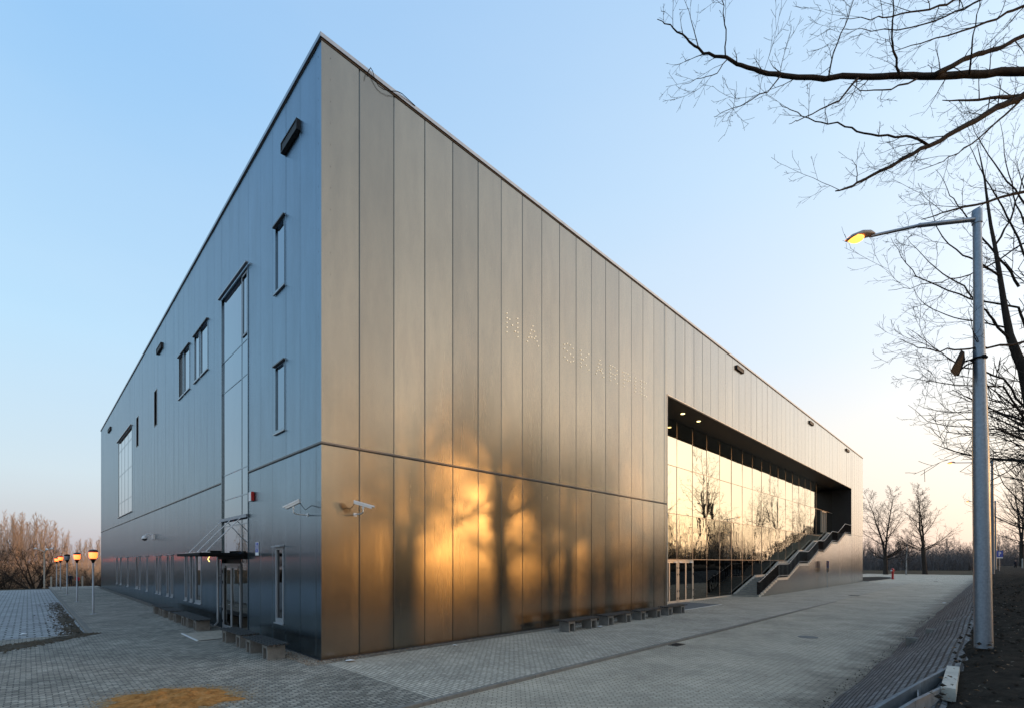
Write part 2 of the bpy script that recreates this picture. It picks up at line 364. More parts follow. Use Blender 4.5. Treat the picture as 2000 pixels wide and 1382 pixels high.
# ================================================================ BUILDING
BL, BW, BH = 78.6, 58.3, 17.58      # long facade along +X (y=0), side facade along +Y (x=0)
HALL = empty('sports_hall', (0,0,0), 0, 'large sports hall clad in bronze metal sheets with a deep glazed recess and outside stairs', 'building')
def facade(name, mapf, u0, u1, z0, z1, seams, holes, mat, g=.009, c=.012, dp=.03):
    """sheet facade with real grooves at the seams; holes = (u0,u1,z0,z1)"""
    prof = [(u0, 0)]
    hu = sorted(set([h[0] for h in holes] + [h[1] for h in holes]))
    ev = [(s, 's') for s in seams] + [(h, 'h') for h in hu if all(abs(h-s) > .03 for s in seams)]
    rt = random.Random(int(u1*7+z0*3)); tl = 0
    for s, k in sorted(ev):
        if s <= u0+.02 or s >= u1-.02: continue
        if k == 's':
            da, db = rt.uniform(0,.009), rt.uniform(0,.009)
            prof += [(s-g-c,da),(s-g,c+da),(s-g+.0005,dp),(s+g-.0005,dp),(s+g,c+db),(s+g+c,db)]
        else: prof += [(s,0.004)]
    prof.append((u1,0)); prof.sort(key=lambda q: q[0])
    zs = sorted(set([z0,z1] + [v for h in holes for v in h[2:] if z0 < v < z1]))
    b = MB(); nz = len(zs)
    b.v = [mapf(u, d, z) for (u, d) in prof for z in zs]
    for i in range(len(prof)-1):
        um = (prof[i][0]+prof[i+1][0])/2
        for j in range(nz-1):
            zm = (zs[j]+zs[j+1])/2
            if any(h[0]-.012 < um < h[1]+.012 and h[2] < zm < h[3] for h in holes): continue
            b.f.append((i*nz+j, (i+1)*nz+j, (i+1)*nz+j+1, i*nz+j+1)); b.mi.append(0)
    return b.build(name, mat, HALL)
mr_ = lambda u, d, z: (u, d, z)
ml_ = lambda u, d, z: (d, u, z)
# body behind the cladding
b = MB()
b.box(.16, 20.2, .16, 2.45, 0, BH-.1); b.box(71.15, BL-.1, .16, 2.45, 0, BH-.1); b.box(20.2, 71.15, .16, 2.45, 12.62, BH-.1)
b.box(.16, BL-.1, 2.45, BW-.1, 0, BH-.1)
b.build('inner_wall', M['black'], HALL)
b = MB(); b.box(BL-.1, BL, .0, BW, 0, BH); b.box(0, BL-.1, BW-.1, BW, 0, BH); b.box(.1, BL-.1, .1, BW-.1, BH-.1, BH-.02)
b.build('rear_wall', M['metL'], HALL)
# seams
sR = [1.16+.0] + [1.16 + 1.179*i for i in range(1, 17)]
sR2 = [20.13, 20.36] + [21.4 + 1.26*i for i in range(0, 46) if 21.4 + 1.26*i < BL-.3]
HOLE = (20.4, 71.0, 0, 12.55)
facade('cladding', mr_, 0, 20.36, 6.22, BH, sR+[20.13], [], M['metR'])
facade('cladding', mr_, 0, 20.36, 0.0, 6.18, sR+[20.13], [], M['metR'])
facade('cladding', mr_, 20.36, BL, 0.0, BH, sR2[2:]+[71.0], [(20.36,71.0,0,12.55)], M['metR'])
sL = [.37,1.52,2.68,3.88,5.06,6.42] + [7.6, 8.8] + [9.97] + [9.97+1.2*i for i in range(1, 41) if 9.97+1.2*i < BW-.3]
wins = [(2.75,3.62,11.75,13.98,'tall'),(2.75,3.62,7.08,9.32,'tall'),(2.85,3.55,.80,3.30,'low'),
        (12.2,13.58,11.7,13.98,'tall'),(13.78,14.78,11.7,13.98,'tall'),(15.75,17.05,11.7,13.98,'tall'),(17.25,18.25,11.7,13.98,'dark')]
lw = [(13.40,14.55),(15.1,15.68),(16.3,16.86),(19.75,20.35),(20.95,21.55),(23.35,23.92),(24.35,25.0),(28.0,28.55),(31.05,31.6),(32.2,33.3),(37.1,37.85),(41.3,42.2),(43.95,44.8)]
strip = (6.42, 9.97, 0, 14.0); grid = (35.2, 43.4, 6.86, 13.7)
louv = [(24.65,25.6,11.65,13.97),(32.0,33.0,11.55,13.8)]
allh = [w[:4] for w in wins] + [(a,b_,.80,3.2) for a,b_ in lw] + [strip, grid] + louv
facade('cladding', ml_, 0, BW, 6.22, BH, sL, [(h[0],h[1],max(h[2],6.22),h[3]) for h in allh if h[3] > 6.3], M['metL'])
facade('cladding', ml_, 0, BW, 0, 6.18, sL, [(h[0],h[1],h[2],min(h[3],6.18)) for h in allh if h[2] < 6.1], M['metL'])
# horizontal drip flashing, corner trim, base line, coping
b = MB()
b.box(-.022, 20.30, -.022, .03, 6.175, 6.225)
b.box(-.022, .03, .03, 6.40, 6.175, 6.225); b.box(-.022, .03, 9.99, BW, 6.175, 6.225)
b.build('drip_flashing', M['flash'], HALL); b = MB(); b.box(71.02, BL, -.012, .03, 6.44, 6.47)
b.build('drip_flashing', M['flash'], HALL)
b = MB(); b.box(-.03, 20.30, -.008, .012, 6.14, 6.175); b.box(-.008, .012, .03, 6.40, 6.14, 6.175); b.box(-.008,.012, 9.99, BW, 6.14, 6.175)
b.box(-.02,20.36,-.01,.02,0,.04); b.box(-.01,.02,.02,6.4,0,.04); b.box(-.01,.02,9.99,BW,0,.04)
b.box(-.01, BL, -.012, .05, BH-.0, BH+.05); b.box(-.012,.05,.05,BW,BH-.0,BH+.05)
b.build('shadow_joint', M['joint'], HALL)
b = MB(); b.box(-.05, BL+.05, -.05, .35, BH+.05, BH+.17); b.box(-.05,.35,.35,BW+.05,BH+.05,BH+.17); b.box(BL-.3,BL+.05,.35,BW+.05,BH+.05,BH+.17); b.box(.35,BL-.3,BW-.3,BW+.05,BH+.05,BH+.17)
b.build('coping', M['coping'], HALL)
# opening trim
b = MB(); b.box(20.36, 71.0, -.02, .10, 12.50, 12.56); b.box(20.36,20.42,-.015,.10,0,12.50); b.build('opening_trim', M['framew'], HALL)
# recess lining
GY = 2.15
b = MB(); b.box(20.42, 71.0, .10, GY+.3, 12.56, 12.615); b.build('soffit', M['soffit'], HALL)
b = MB(); b.box(20.36, 20.41, .10, GY+.3, 0, 12.55); b.build('reveal_wall', M['soffit'], HALL)
b = MB(); b.box(70.96, 71.0, .02, GY+.3, 0, 12.55); b.build('reveal_wall', M['soffit'], HALL)
for (x, y) in ((24.6, 1.07), (27.0, 1.07)):
    b = MB(); b.lathe([(.13,0),(.13,.012),(.10,.012)], (x, y, 12.545), 16); l = b.build('downlight', M['down'], HALL)
# glazing wall
mul = [23.5] + [25.95 + 2.447*i for i in range(0, 16)]
tz = [3.0, 6.13, 9.4]
b = MB()
for x in mul: b.box(x-.022, x+.022, GY-.014, GY+.05, (2.98 if x < 26 else .0), 12.56)
b.build('mullion', M['mullion'], HALL)
b = MB()
xe = [20.42] + mul + [67.6, 70.96]
for z in tz:
    b = MB()
    for i in range(len(xe)-1): b.box(xe[i]+.022, xe[i+1]-.022, GY-.012, GY+.04, z-.02, z+.02)
    b.build('transom', M['mullion'], HALL)
zz = [0] + tz + [12.56]
rg = random.Random(4)
gm = [M['glassR']]
for i in range(len(xe)-1):
    for j in range(4):
        if j == 0 and xe[i] < 28.3 and xe[i+1] < 28.5 and xe[i] > 23: continue
        b = MB(); x0, x1 = xe[i]+.02, xe[i+1]-.02
        # every pane leans a hair differently
        e = [rg.uniform(-.011,.011) for _ in range(4)]
        b.quad((x0,GY+e[0],zz[j]+.02),(x1,GY+e[1],zz[j]+.02),(x1,GY+e[2],zz[j+1]-.02),(x0,GY+e[3],zz[j+1]-.02))
        b.add([(x0,GY+.03,zz[j]+.02),(x1,GY+.03,zz[j]+.02),(x1,GY+.03,zz[j+1]-.02),(x0,GY+.03,zz[j+1]-.02)], [(0,3,2,1)])
        b.build('glass_pane', M['glassLow'] if j == 0 else M['glassR2'] if j == 1 else M['glassR'], HALL)
def door_pair(name, mapf, u0, u1, z1, fm, gmt, hs=1):
    r = empty(name, (0,0,0)); r.parent = HALL
    b = MB(); w = .07
    def bx(a0,a1,d0,d1,q0,q1, bb): 
        p = mapf(a0,d0,q0); q = mapf(a1,d1,q1); bb.box(min(p[0],q[0]),max(p[0],q[0]),min(p[1],q[1]),max(p[1],q[1]),q0,q1)
    bx(u0,u0+w,-.09,.03,0,z1,b); bx(u1-w,u1,-.09,.03,0,z1,b); bx(u0+w,u1-w,-.09,.03,z1-.09,z1,b); bx(u0+w,u1-w,-.07,.03,0,.03,b)
    b.build('frame', fm, r)
    mid = (u0+u1)/2
    for k,(a,c) in enumerate(((u0+w+.01, mid-.004),(mid+.004, u1-w-.01))):
        b = MB(); s = .075
        bx(a,a+s,-.075,-.02,.035,z1-.1,b); bx(c-s,c,-.075,-.02,.035,z1-.1,b); bx(a+s,c-s,-.075,-.02,z1-.19,z1-.1,b); bx(a+s,c-s,-.075,-.02,.035,.16,b)
        b.build('door_leaf', fm, r)
        b = MB(); bx(a+s,c-s,-.05,-.03,.16,z1-.19,b); b.build('glass_pane', gmt, r)
        for hz in (.25, .75, 1.9, 2.35):
            hu = a-.012 if k == 0 else c+.002; b = MB()
            bx(hu,hu+.03,-.11,-.09,hz,hz+.12,b); b.build('hinge', M['blackmetal'], r)
        if k == hs:
            b = MB(); hu = a+.03 if hs == 1 else c-.03
            bx(hu-.015,hu+.015,-.095,-.075,.95,1.15,b); bx(hu-.01,hu+.12,-.13,-.11,1.06,1.08,b); bx(hu-.01,hu+.01,-.11,-.075,1.06,1.08,b)
            b.build('handle', M['frame'], r)
        b = MB(); cc = a+.03 if k == 0 else c-.45
        bx(cc,cc+.42,-.13,-.076,z1-.18,z1-.11,b); b.build('door_closer', M['white'] if fm is M['framew'] else M['frame'], r)
    return r
door_pair('double_door', lambda u,d,z: (u, GY+d, z), 23.56, 25.90, 2.95, M['framew'], M['glassLow'])
door_pair('double_door', lambda u,d,z: (u, GY+d, z), 26.0, 28.36, 2.95, M['framew'], M['glassLow'])
b = MB(); b.box(28.45, 71, GY-.1, GY+.02, 0, .09); b.box(20.42,23.5,GY-.1,GY+.02,0,.09); b.build('plinth', M['framew'], HALL)
door_pair('double_door', lambda u,d,z: (u, GY+d, z), 65.15, 67.5, 9.35, M['mullion'], M['glassLow']) if False else None
# upper landing door frame
b = MB(); b.box(65.2,65.27,GY-.1,GY,6.6,9.2); b.box(66.2,66.27,GY-.1,GY,6.6,9.2); b.box(67.2,67.27,GY-.1,GY,6.6,9.2); b.box(65.2,67.27,GY-.1,GY,9.2,9.3)
b.build('landing_door_frame', M['framew'], HALL)

# ---- side facade openings
def Lbox(b, y0, y1, o0, o1, z0, z1):   # o = outward distance from the wall
    b.box(-o1, -o0, y0, y1, z0, z1); return b
def window(y0, y1, z0, z1, kind):
    low = kind == 'low'; t = .085 if low or (y1-y0) < 1.2 else .09
    fm = M['frame'] if low else M['frameL']; t = t if low else .06; pd = -.035 if low else -.03
    b = MB()
    Lbox(b,y0-.0,y0+t,-.14,.015,z0,z1); Lbox(b,y1-t,y1,-.14,.015,z0,z1); Lbox(b,y0+t,y1-t,-.14,.015,z1-t,z1); Lbox(b,y0+t,y1-t,-.14,.015,z0,z0+t*1.8)
    w = b.build('window', fm, HALL)
    b = MB(); Lbox(b,y0+t,y1-t,pd-.03,pd,z0+t*1.8,z1-t); b.build('pane', M['glassWlow'] if low else (M['black'] if kind == 'dark' else M['glassW']), w)
    b = MB(); hp_ = .14 if low else .085
    Lbox(b,y0-.05,y1+.05,.016,hp_,z1-.0,z1+.045); Lbox(b,y0-.05,y1+.05,.0,.016,z1-.0,z1+.07); b.build('hood', M['frame'] if low else M['flash'], w)
    b = MB(); Lbox(b,y0-.05,y1+.05,.016,.06,z0-.035,z0+.0); b.build('sill', M['frame'] if low else M['coping'], w)
    return w
for w in wins: window(*w)
for a, c in lw: window(a, c, .80, 3.2, 'low')
for (a, c, z0, z1) in louv:
    b = MB(); Lbox(b,a,a+.03,-.14,.012,z0,z1); Lbox(b,c-.03,c,-.14,.012,z0,z1); Lbox(b,a,c,-.14,.012,z1-.03,z1); Lbox(b,a,c,-.14,.012,z0,z0+.03)
    l = b.build('louvre', M['coping'], HALL)
    b = MB(); k = 0; z = z0+.05
    while z < z1-.08:
        b.add([(-.005,a+.03,z),(.07,a+.03,z+.06),(.07,c-.03,z+.06),(-.005,c-.03,z),(-.005,a+.03,z-.008),(.07,a+.03,z+.052),(.07,c-.03,z+.052),(-.005,c-.03,z-.008)],[(0,1,2,3),(7,6,5,4),(0,3,7,4)]); z += .075
    b.build('slat', M['blackmetal'], l)
# tall entrance glazing
y0, y1 = 6.42, 9.97
b = MB()
Lbox(b,y0,y0+.05,-.14,.02,0,14); Lbox(b,y1-.05,y1,-.14,.02,0,14); Lbox(b,y0+.05,y0+.07,-.14,-.03,0,13.93); Lbox(b,y1-.07,y1-.05,-.14,-.03,0,13.93); Lbox(b,y0+.07,y1-.07,-.14,.01,13.93,14.0)
Lbox(b,7.31,7.35,-.13,-.025,0,13.93)
for z in (3.02,4.30,5.42,6.47,9.98,11.3):
    Lbox(b,y0+.07,7.31,-.13,-.028,z-.022,z+.022); Lbox(b,7.35,y1-.07,-.13,-.028,z-.022,z+.022)
SG = b.build('entrance_glazing', M['frameL'], HALL); SG['label'] = 'tall glass strip above the side entrance'
zs = [0.0,3.02,4.30,5.42,6.47,9.98,11.3,13.93]
rg = random.Random(9)
for i in range(7):
    for (a, c) in ((y0+.07,7.30),(7.36,y1-.07)):
        if i == 0 and a > 7: continue
        e = [rg.uniform(-.003,.003) for _ in range(4)]
        b = MB(); b.quad((.04+e[0],a-.01,zs[i]+.02),(.04+e[1],c+.01,zs[i]+.02),(.04+e[2],c+.01,zs[i+1]-.02),(.04+e[3],a-.01,zs[i+1]-.02)); b.quad((.08,a,zs[i]+.03),(.08,c,zs[i]+.03),(.08,c,zs[i+1]-.03),(.08,a,zs[i+1]-.03))
        b.build('pane', M['glassLow'] if i == 0 else M['glassL'], SG)
b = MB(); Lbox(b,6.6,7.22,-.02,.0,11.5,11.57); Lbox(b,6.6,7.22,-.02,.0,13.8,13.87); Lbox(b,6.55,6.62,-.02,.0,11.5,13.87); Lbox(b,7.18,7.25,-.02,.0,11.5,13.87); b.build('vent_sash', M['frame'], SG)
b = MB(); Lbox(b,y0-.1,y1+.1,.031,.13,14.0,14.05); b.build('hood', M['coping'], SG)
door_pair('double_door', lambda u,d,z: (.08+d, u, z), 7.40, 9.86, 2.75, M['frame'], M['glassLow'], 1)
# big gridded window far along
y0, y1, z0, z1 = grid
b = MB()
Lbox(b,y0,y0+.09,-.14,.006,z0,z1); Lbox(b,y1-.09,y1,-.14,.006,z0,z1); Lbox(b,y0+.09,y1-.09,-.14,.006,z1-.09,z1); Lbox(b,y0+.09,y1-.09,-.14,.006,z0,z0+.09)
for y in (37.5,39.5,41.4): Lbox(b,y-.035,y+.035,-.12,-.012,z0+.09,z1-.09)
for z in (8.1,10.55,12.74):
    ys = [y0+.09,37.455,37.545,39.455,39.545,41.355,41.445,y1-.09]
    for k in range(4): Lbox(b,ys[2*k],ys[2*k+1],-.12,-.014,z-.03,z+.03)
GW = b.build('grid_window', M['frameL'], HALL)
b = MB(); b.quad((.022,y0+.09,z0+.09),(.022,y1-.09,z0+.09),(.022,y1-.09,z1-.09),(.022,y0+.09,z1-.09)); b.quad((.09,y0+.09,z0+.09),(.09,y1-.09,z0+.09),(.09,y1-.09,z1-.09),(.09,y0+.09,z1-.09)); b.build('pane', M['glassW'], GW)
b = MB(); Lbox(b,y0-.1,y1+.1,.021,.14,z1,z1+.06); b.build('hood', M['coping'], GW)
b = MB(); Lbox(b,y0-.1,y1+.1,.021,.10,z0-.05,z0); b.build('sill', M['coping'], GW)
# roof overflow boxes
for (a, c) in ((1.5,2.8),(22.7,24.2),(48.7,50.6)):
    b = MB(); Lbox(b,a,c,.0,.12,15.95,16.0); Lbox(b,a,c,.0,.12,16.24,16.28); Lbox(b,a,a+.03,.0,.12,16.0,16.24); Lbox(b,c-.03,c,.0,.12,16.0,16.24); Lbox(b,a+.03,c-.03,.0,.10,16.0,16.24)
    b.build('roof_overflow_box', M['black'], HALL)
for (a, c) in ((30.85,32.2),(50.5,51.9),(67.6,69.2)):
    b = MB(); b.box(a,c,-.12,0,16.95,17.0); b.box(a,c,-.12,0,17.2,17.24); b.box(a,a+.03,-.12,0,17.0,17.2); b.box(c-.03,c,-.12,0,17.0,17.2); b.box(a+.03,c-.03,-.10,0,17.0,17.2)
    b.build('roof_overflow_box', M['black'], HALL)
# rivets on the corner strip
b = MB()
z = .5
while z < 17.3:
    b.lathe([(.009,0),(.006,.004)], (0,0,0), 6); z += .6
b = MB()
z = .5
while z < 17.3:
    b.box(.26,.275,-.004,.0,z,z+.015); b.box(-.004,0,.2,.215,z,z+.015); z += .62
b.build('rivet', M['joint'], HALL)
# downpipe by the side door
b = MB(); b.tube([(-.12,10.05,3.1),(-.12,10.05,.25),(-.22,10.12,.1)], .045, 10); b.box(-.08,0,10.02,10.08,2.2,2.24); b.box(-.08,0,10.02,10.08,.9,.94); b.build('downpipe', M['galv2'], HALL, True, 40)
# glass canopy with tie rods
b = MB()
b.box(-1.6,-.05,6.35,6.40,3.04,3.14); b.box(-1.6,-.05,9.93,9.98,3.04,3.14); b.box(-1.6,-1.55,6.40,9.93,3.04,3.14); b.box(-.16,-.032,6.40,9.93,2.92,3.18)
b.box(-1.55,-.16,7.52,7.56,3.04,3.10); b.box(-1.55,-.16,8.75,8.79,3.04,3.10)
CN = b.build('entrance_canopy', M['blackmetal'], HALL)
b = MB(); b.box(-1.58,-.03,6.42,9.91,3.141,3.153); b.build('glass_sheet', M['glassW'], CN)
b = MB()
b.box(-.10,-.032,6.36,9.98,4.50,4.62); b.build('tie_beam', M['galv'], CN)
for y in (7.1, 8.4, 9.7):
    b = MB(); b.tube([(-.09,y,4.5),(-1.22,y+.05,3.2)], .018, 8); b.box(-1.34,-1.1,y-.03,y+.10,3.154,3.2); b.build('tie_rod', M['white'], CN)
b = MB(); b.box(-.62,-.2,9.2,9.9,3.155,3.28); b.build('canopy_lamp_box', M['blackmetal'], CN)
# small yellow chevron under the canopy, its brightness put in as emission
c0 = at(424.5, 1088, 17.4)
pts = [(c0[0]-.0, c0[1]+.0, c0[2])]
b = MB(); ax = (R2/2, -R2/2)
def cpt(u, z, o=0): return (-.62+ax[0]*u*.5, 9.55+ax[1]*u, 2.93+z)
for sgn in (1,-1):
    b.add([cpt(0,0),cpt(.05,0),cpt(.16,.11*sgn),cpt(.11,.11*sgn)],[(0,1,2,3)])
    b.add([(p[0]-.01,p[1]-.01,p[2]) for p in (cpt(0,0),cpt(.05,0),cpt(.16,.11*sgn),cpt(.11,.11*sgn))],[(0,1,2,3)])
b.build('glowing_chevron', M['chev'], CN)
# dotted sign: NA SKARPIE
LET = {'N':[(263,274),(263,322),(263,370),(263,418),(263,464),(291,337),(319,398),(347,458),(372,328),(373,376),(373,422),(374,470),(375,516)],
 'A':[(530,405),(514,446),(545,461),(501,484),(558,513),(487,522),(516,521),(544,534),(472,560),(572,562),(586,610)],
 'S':[(884,585),(855,593),(913,600),(942,635),(855,635),(883,660),(915,692),(943,719),(857,719),(884,751),(916,767),(943,762)],
 'K':[(1024,655),(1024,695),(1024,738),(1025,778),(1026,817),(1047,747),(1075,722),(1104,694),(1077,801),(1105,852)],
 'A2':[(1218,751),(1208,787),(1228,797),(1199,822),(1237,841),(1190,857),(1208,850),(1231,861),(1181,889),(1247,883),(1257,925)],
 'R':[(1326,805),(1349,816),(1372,828),(1393,857),(1393,895),(1372,904),(1350,893),(1327,881),(1327,845),(1328,919),(1329,958),(1373,942),(1395,989)],
 'P':[(1463,873),(1484,882),(1505,893),(1526,922),(1527,960),(1507,964),(1485,954),(1465,947),(1464,910),(1465,984),(1465,1020)],
 'I':[(1584,934),(1585,970),(1585,1005),(1585,1037),(1585,1074)],
 'E':[(1645,963),(1669,974),(1694,987),(1645,997),(1646,1030),(1669,1042),(1646,1067),(1646,1101),(1670,1112),(1696,1124)]}
SG2 = empty('dotted_sign'); SG2.parent = HALL; SG2['label'] = 'NA SKARPIE written in small round lights on the cladding'
for k, pts in LET.items():
    b = MB()
    for (x, y) in pts:
        u, z = onR(940+x/5.263, 560+y/5.263)
        n = 8; vs = [(u, -.05, z)]; fs = []
        for rr, d in ((.016,-.032),(.023,-.015),(.023,.0)):
            vs += [(u+rr*cos(2*pi*j/n), d, z+rr*sin(2*pi*j/n)) for j in range(n)]
        fs += [(0,1+j,1+(j+1)%n) for j in range(n)]
        for q in range(2): fs += [(1+q*n+j,1+(q+1)*n+j,1+(q+1)*n+(j+1)%n,1+q*n+(j+1)%n) for j in range(n)]
        b.add(vs, fs)
    b.build('sign_letter', M['stud'], SG2)

# ================================================================ OUTSIDE STAIRS
ST = empty('outside_stair'); ST.parent = HALL; ST['label'] = 'outside stair climbing along the glazed recess'
fl = [(35.7,40.9,0,1.45),(43.55,47.35,1.45,2.70),(50.3,54.5,2.70,3.98),(56.6,60.7,3.98,5.22),(63.3,67.5,5.22,6.48)]
ncol = []   # (x0,x1,ztop)
for i,(a,c,za,zb) in enumerate(fl):
    n = 9; dx = (c-a)/n; dz = (zb-za)/n
    for k in range(n): ncol.append((a+k*dx, a+(k+1)*dx, za+(k+1)*dz))
    nx = fl[i+1][0] if i < 4 else 70.96
    ncol.append((c, nx, zb))
b = MB(); w = MB(); th = .22
for (x0,x1,z) in ncol:
    b.box(x0,x1,-.01,GY-.12,max(z-th,.0),z)
    if z-th > .02: w.box(x0,x1,.006,.06,0,z-th)
b.build('steps', M['concl'], ST)
w.build('stair_side_wall', M['metR'], ST)
b = MB()
for (x0,x1,z) in ncol:
    b.box(x0+.005,x1-.005,.14,GY-.14,z,z+.006)
b.build('step_tread', simple('dark stair tread', (.10,.10,.105), .8), ST)
# balustrade
rail = []
b = MB()
for (x0,x1,z) in ncol:
    n = max(1, int(round((x1-x0)/.38)))
    for k in range(n):
        x = x0+(k+.5)*(x1-x0)/n; b.box(x-.018,x+.018,.03,.10,z,z+1.12)
b.build('balusters', M['blackmetal'], ST)
pr = [(fl[0][0]-.1,1.28)]
for (a,c,za,zb) in fl: pr += [(a+.3,za+1.2),(c,zb+1.2)]
pr += [(70.95,7.68)]; pr[0] = (fl[0][0]-.05,.14+1.1)
b = MB(); b.tube([(x,.055,z) for x,z in pr], .026, 8); b.tube([(x,.055,z-1.04) for x,z in pr[1:]], .02, 6); b.build('handrail', M['galv2'], ST, True, 40)
b = MB()
for i in range(len(pr)-1):
    pass
pr2 = [(35.7,.12)]
for (a,c,za,zb) in fl: pr2 += [(a+.2,za+.22),(c,zb+.2)]
pr2 += [(70.9,6.68)]
for i in range(len(pr2)-1):
    (xa,za),(xb,zb) = pr2[i],pr2[i+1]
    b.add([(xa,GY-.28,za),(xb,GY-.28,zb),(xb,GY-.12,zb),(xa,GY-.12,za),(xa,GY-.28,za-.2),(xb,GY-.28,zb-.2),(xb,GY-.12,zb-.2),(xa,GY-.12,za-.2)],[(0,1,2,3),(0,4,5,1),(2,6,7,3),(4,7,6,5)])
b.build('stair_cheek', M['concl'], ST)
b = MB(); b.tube([(36.0,.2,0),(36.0,.2,1.25)], .035, 8); b.build('newel_post', M['blackmetal'], ST)

# ================================================================ GROUND
def sheet(name, rects, z, mat, label=None, sub=None):
    b = MB()
    for (x0,x1,y0,y1) in rects:
        b.quad((x0,y0,z),(x1,y0,z),(x1,y1,z),(x0,y1,z))
    return tag(b.build(name, mat), kind='structure')
def bankh(x): 
    t = min(1, max(0, (x-2)/28)); return 1.36 + .62*t*t*(3-2*t)
def lines(a, step):
    return a
def terrain_z(x, y):
    if y < -14: return 1.2
    z = -.14
    t = min(1, max(0, (y-62.3)/16)) ; t2 = min(1, max(0, (92-x)/10))
    z -= 5.8*t*t*(3-2*t)*t2
    # drops off beyond the far edge of the lot on the left
    t = min(1, max(0, (-34-x)/14)) * min(1, max(0, (y-20)/10)); z -= 4*t
    t = min(1, max(0, (x-137)/14)); z += .55*t*(1-t2 if y > 60 else 1)
    return z
xs = [-900,-500,-300,-200,-140,-100,-75,-60,-48,-42,-38,-34,-28,-20,-12,-6,0,20,40,60,70,76,80,84,88,92,96,104,112,120,128,134,137,140,144,148,151,156,165,180,210,260,340,500,900]
ys = [-900,-500,-300,-180,-120,-80,-60,-40,-25,-14.2,-13.2,-11,-6,0,10,20,24,30,40,50,58,62.3,64,66,68,70,72,75,78,82,90,110,140,180,240,340,500,900]
b = MB(); b.v = [(x,y,terrain_z(x,y)) for x in xs for y in ys]; ny = len(ys)
for i in range(len(xs)-1):
    for j in range(ny-1): b.f.append((i*ny+j,(i+1)*ny+j,(i+1)*ny+j+1,i*ny+j+1)); b.mi.append(0)
tag(b.build('ground', M['ground'], None, True), kind='structure')
# plaza and path pavers, walkway, road
b = MB()
b.quad((-60,-5.35,0),(-.0,-5.35,0),(-.0,11.75,0),(-60,11.75,0)); b.quad((-4.05,11.75,0),(0,11.75,0),(0,62.3,0),(-4.05,62.3,0))
tag(b.build('plaza', M['plaza']), kind='structure')
b = MB(); b.quad((0,-5.35,0),(34,-5.35,0),(34,GY,0),(0,GY,0)); b.quad((34,-5.35,0),(77.8,-5.35,0),(77.8,GY,0),(34,GY,0))
b.add([(77.8,-5.35,0),(80.8,-4.3,0),(82.5,-2,0),(96,-.5,0),(96,.5,0),(77.8,.5,0)],[(0,1,2,3,4,5)])
tag(b.build('pavement', M['walk']), kind='structure')
def roadz(x): 
    if x < 16: return -.065
    if x > 34: return -.006
    return -.065 + (x-16)/18*.059
b = MB(); xsr = [-70,-30,-10,0,8,16,22,28,34,60,78,96,110,135,146]
for i in range(len(xsr)-1):
    xa, xb = xsr[i], xsr[i+1]; ya0 = -11.35; 
    yt = -5.35
    b.quad((xa,ya0,roadz(xa)),(xb,ya0,roadz(xb)),(xb,yt,roadz(xb)),(xa,yt,roadz(xa)))
b.quad((78,-5.35,-.006),(146,-5.35,-.006),(146,9,-.006),(78,9,-.006)); b.quad((84,9,-.006),(136,9,-.006),(130,60,-.006),(84,60,-.006))
tag(b.build('road', M['road']), kind='structure')
# dark soil island by the far corner
b = MB(); n = 24
pts = []
for (x,y) in ((78.9,.6),(79.5,-.5),(83,-.9),(92,-1.2),(100,-.9),(106,.3),(109,2.5),(104,4.5),(92,5),(79,5)): pts.append((x,y,.05))
b.prism(pts, .1); tag(b.build('soil_island', M['soil']), kind='structure')
b = MB()
for i in range(6):
    p, q = pts[i], pts[i+1]; dx, dy = q[0]-p[0], q[1]-p[1]; l = sqrt(dx*dx+dy*dy); nx, ny_ = dy/l*.14, -dx/l*.14
    b.prism([(p[0],p[1],.10),(q[0],q[1],.10),(q[0]+nx,q[1]+ny_,.10),(p[0]+nx,p[1]+ny_,.10)], .15)
tag(b.build('island_kerb', M['concl']), kind='structure')
sheet('parking_lot', [(-60,-4.2,11.75,58.5)], -.085, M['park'])
# kerbs in 1 m stones with real joints
b = MB(); rg = random.Random(2); x = -14
while x < 34.2:
    d = rg.uniform(-.006,.006); h = .02 if x < 20 else .02*(1-(x-20)/14)
    b.bev(x+.004, x+.996, -5.46+d, -5.35+d, -.2, .008+h*.6, .012); x += 1
tag(b.build('kerb', M['kerb']), kind='structure')
b = MB(); y = 11.75
while y < 62:
    d = rg.uniform(-.01,.01); b.bev(-4.2+d,-4.05+d,y+.004,y+.996,-.2,.02,.012); y += 1
tag(b.build('path_kerb', M['kerb']), kind='structure')
# paved slope
b = MB(); rg = random.Random(5); nx_ = 300; lev = [(-11.2,0),(-11.6,.26),(-12.0,.53),(-12.4,.79),(-12.8,1.05),(-13.06,1.2),(-13.25,1.12)]
for i in range(nx_+1):
    x = -16 + i*.4 + 0
    if i > 60: x = 8 + (i-60)*.52
    for j,(y,z) in enumerate(lev): b.v.append((x, y+.05*sin(x*1.3+j)+rg.uniform(-.01,.01), z-.03+.03*sin(x*.9+j*.7)+ (bankh(x)-1.36)*z*.55))
n = len(lev)
for i in range(nx_):
    for j in range(n-1): b.f.append((i*n+j,(i+1)*n+j,(i+1)*n+j+1,i*n+j+1)); b.mi.append(0)
tag(b.build('paved_slope', M['slope'], None, True), kind='structure')
